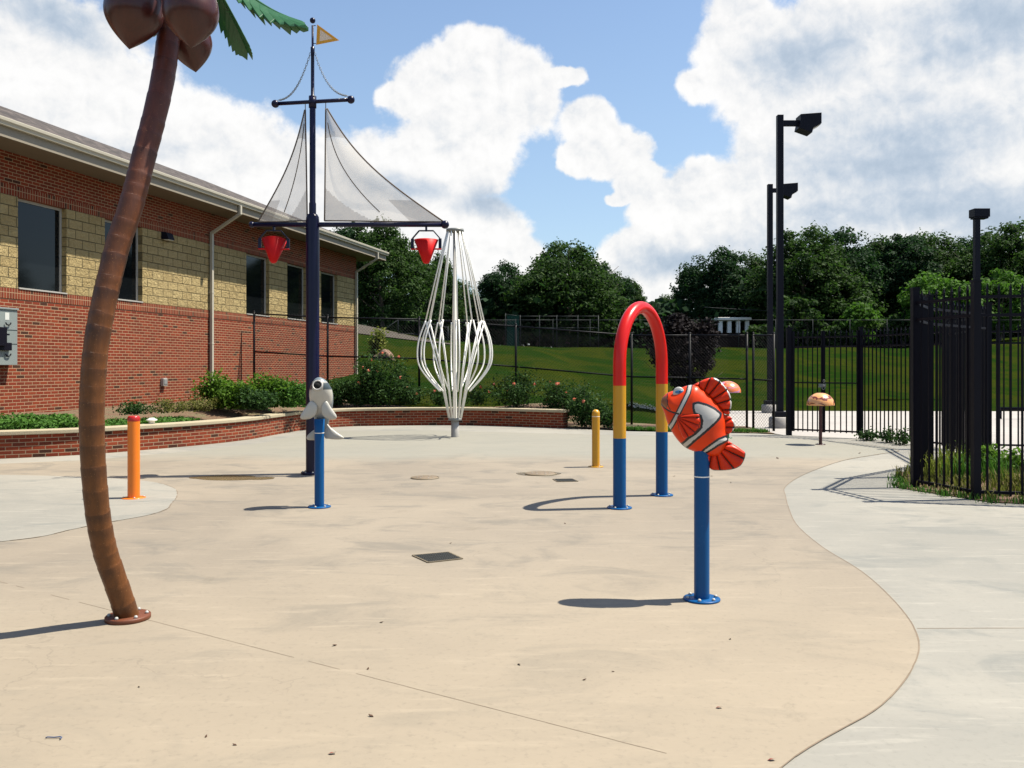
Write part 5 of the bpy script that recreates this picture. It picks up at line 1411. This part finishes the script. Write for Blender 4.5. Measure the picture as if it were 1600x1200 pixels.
blades('bed_grass', bedpts, .16, 9, 'leafD', .05, 31, 'short rough grass and weeds filling the bed behind the near fence', 'grass', 'stuff')
blades('edge_grass', [(x+rng.normal()*.06,y+rng.normal()*.06,.01) for (x,y) in edge*6], .10, 9, 'leafI', .05, 32, 'grass spilling over the slab edge under the near fence', 'grass', 'stuff', w_=.006)
CG = 'grass clumps in the bed behind the near fence'
for i,(px,D,h,m,lab) in enumerate(((1450,11.9,.42,'leafY','yellow grass clump beside the near fence corner post'),(1478,12.2,.50,'leafY','tall yellow green clump in the middle of the corner panel'),(1504,11.8,.46,'leafI','green clump left of the second near post'),(1556,12.0,.40,'leafI','green clump right of the second near post'),(1528,13.6,.45,'leafG','leafy clump behind the second near post'),(1583,11.0,.32,'leafD','dry clump near the right edge of the bed'))):
    x = P(px,0,D).x; o = blades('grass_clump', [(0,0,0)], h, 150, m, .12, 50+i, lab, 'grass clump', w_=.007); o.location = (x,D,.01); o['group'] = CG
bush('leafy_weed', 61, 1546, 690, 13.4, 40, .01, 'leafG', 'broad leaved green weed behind the near fence pickets', 'weed', 900, .04, 0)
bush('leafy_weed', 62, 1588, 704, 12.9, 30, .01, 'leafG', 'smaller green weed at the right edge behind the fence', 'weed', 600, .035, 0)
for i,(px,D) in enumerate(((1358,18.4),(1388,17.9),(1410,17.4))):
    bush('low_weed', 70+i, px, 670, D, 26, .0, 'leafR', ('low weed right of the gate post','low weed midway along the far fence','low weed next to the near corner post, far side')[i], 'weed', 300, .035, 0)
# lawn fringe by the concrete, white flowers beyond the fence
frp = [(x, 21.2-(x-2.9)*.27+abs(rng.normal())*.25, .02) for x in rng.uniform(2.6,6.1,260)]
blades('lawn_fringe', frp, .10, 10, 'leafI', .05, 33, 'strip of green grass along the slab edge beyond the arch', 'grass', 'stuff')
def white_flowers():
    rng = np.random.default_rng(3); N = 260; s = rng.random(N)
    px = 982+62*s; D = 27.5+rng.normal(size=N)*.15; x = (px-800)/F*D+0; z = ground_z(x,D)+rng.random(N)**2*.12
    tag(quads_mesh('white_flower_border', np.stack([x,D,z],1), rng.normal(size=(N,3))+np.array([0,-.5,.6]), rng.uniform(.02,.04,N), M['bloomw'], rng=rng), kind='stuff', label='low border of white flowers on the lawn beyond the arch', cat='flowers')
white_flowers()

# ================================================================== SMALL THINGS ON THE SLAB
def drain(cs, label, nb):
    c = [G(*p) for p in cs]; cen = sum(c, Vector())/4; t = empty('drain_grate', (cen.x,cen.y,0)); tag(t, label, 'drain')
    q = [(p-cen) for p in c]; b = MB(); b.add([(v.x,v.y,.0062) for v in q], [(3,2,1,0)]); b.build('drain_pit', M['void'], t)
    b = MB()
    for i in range(4): a = q[i]; e = q[(i+1)%4]; b.bar((a.x,a.y,.009),(e.x,e.y,.009),.014,.007)
    b.build('frame', M['gratef'], t)
    b = MB()
    for k in range(1,nb):
        f = k/nb; a = q[0].lerp(q[1],f); e = q[3].lerp(q[2],f); b.bar((a.x,a.y,.0095),(e.x,e.y,.0095),.011,.005)
    for f in (.25,.5,.75): a = q[0].lerp(q[3],f); e = q[1].lerp(q[2],f); b.bar((a.x,a.y,.0115),(e.x,e.y,.0115),.006,.004)
    b.build('grate', M['grate'], t)
drain([(644.5,869.3),(700.5,864.3),(722.5,874.5),(669,880.4)], 'larger rectangular iron drain grate in the middle of the pad', 16)
drain([(864,749.5),(894,749),(903,753),(871,753.6)], 'smaller iron drain grate near the yellow bollard', 14)
def disc(px, py, rx, label, mat, seed, name, cat, z=.0060, kind=None, sy=1.0):
    g = G(px,py); rng = random.Random(seed); b = MB(); n = 40; ph = [rng.uniform(0,6) for _ in range(3)]
    vs = []
    for k in range(n):
        a = 2*pi*k/n; r = rx*(1+.10*sin(2*a+ph[0])+.07*sin(3*a+ph[1])+.04*sin(5*a+ph[2])); vs.append((r*cos(a), r*sin(a)*sy, z))
    b.add(vs, [tuple(range(n))]); o = b.build(name, M[mat]); o.location = (g.x,g.y,0)
    if kind: o['kind'] = kind
    else: tag(o, label, cat)
    return o
def cover(px, py, r, label):
    g = G(px,py); t = empty('spray_cover', (g.x,g.y,0)); tag(t, label, 'cover plate')
    b = MB(); b.lathe((0,0,0), [(0,.018),(r*.9,.018),(r*.95,.012),(r*.95,.008)], 32); b.build('plate', M['coverm'], t)
    b = MB(); b.lathe((0,0,0), [(r*.95,.012),(r*.97,.019),(r,.019),(r*1.02,.008)], 32); b.build('rim', M['gratef'], t)
    for k in range(6): a = k*pi/3; b = MB(); b.lathe((r*.55*cos(a),r*.55*sin(a),0), [(.012,.0185),(.016,.021),(.0,.022)], 8); b.build('nozzle', M['steel'], t)
cover(664,747.5,.20,'round tan ground spray cover in front of the pipe flower')
cover(845,741,.235,'round dark ground spray cover left of the yellow bollard')
disc(352,747,.50,'', 'wet', 5, 'puddle', '', kind='structure', sy=.55)
disc(402,748,.28,'', 'wet', 6, 'puddle', '', z=.0064, kind='structure', sy=.5)
disc(842,741,.30,'', 'wet', 8, 'puddle', '', z=.0056, kind='structure', sy=.9)
def scraps():
    first = None
    for i,(px,py,s) in enumerate(((596,974,1),(575,1047,.8),(580,1121,1),(523,1010,1.1),(811,1040,1),(913,1064,.8),(322,1153,.7),(367,1166,.7),(1141,1000,.8),(217,1075,.7),(1343,709,2.2),(1215,717,2.5),(1112,745,1.6),(1142,755,1.6),(1053,745,1.6),(704,850,.9),(883,819,1),(958,1051,.6))):
        g = G(px,py)
        if first is None:
            b = MB(); b.add([(-.018,0,.001),(0,-.009,.004),(.02,.002,.009),(.002,.010,.003)], [(0,1,2),(0,2,3)]); b.add([(-.018,0,.004),(0,-.009,.007),(.02,.002,.012),(.002,.010,.006)], [(2,1,0),(3,2,0)])
            o = first = b.build('leaf_scrap', M['dead'])
        else: o = first.copy(); C.objects.link(o)
        o.location = (g.x,g.y,.0045); o.rotation_euler = (0,0,i*1.3); o.scale = (s*.8,)*3
        tag(o, 'tiny dry brown leaf scrap lying on the pad', 'leaf', 'leaf scraps scattered on the pad')
    for (px,py,nm,lab) in ((1124,1108,'fallen_leaf','small curled orange brown leaf right of centre on the pad'),(1206,1190,'fallen_leaf','flat red brown leaf at the pad edge, bottom right'),(519,1180,'fallen_leaf','dark red leaf near the bottom middle of the pad')):
        g = G(px,py); b = MB(); b.add([(-.022,0,.001),(-.005,-.010,.010),(.022,-.003,.014),(.012,.011,.004),(-.006,.010,.006)], [(0,1,4),(1,2,3,4)]); o = b.build(nm, M['redleaf']); o.location = (g.x,g.y,.0045); o.scale = (.85,)*3; tag(o, lab, 'leaf')
    g = G(84,1156); b = MB(); b.tube([(-.035,.0,.004),(-.028,.003,.006),(.0,.002,.005),(.025,.006,.006),(.034,.0,.006),(.034,-.014,.004)], .0028, 6); o = b.build('plastic_twist', M['twine']); o.location = (g.x,g.y,.005); tag(o, 'short bent bluish plastic strip at bottom left of pad', 'litter')
    g = P(237,652,15.5+.9); b = MB(); b.lathe((0,0,0), [(.0,.09),(.055,.085),(.06,.07),(.10,.06),(.10,.035),(.06,.03),(.06,-.1),(0,-.1)], 20); o = b.build('vent_cap', M['pvc']); o.location = (P(237,0,16.75).x,16.75,.50); tag(o, 'small round white vent cap standing behind the seat wall', 'vent')
scraps()
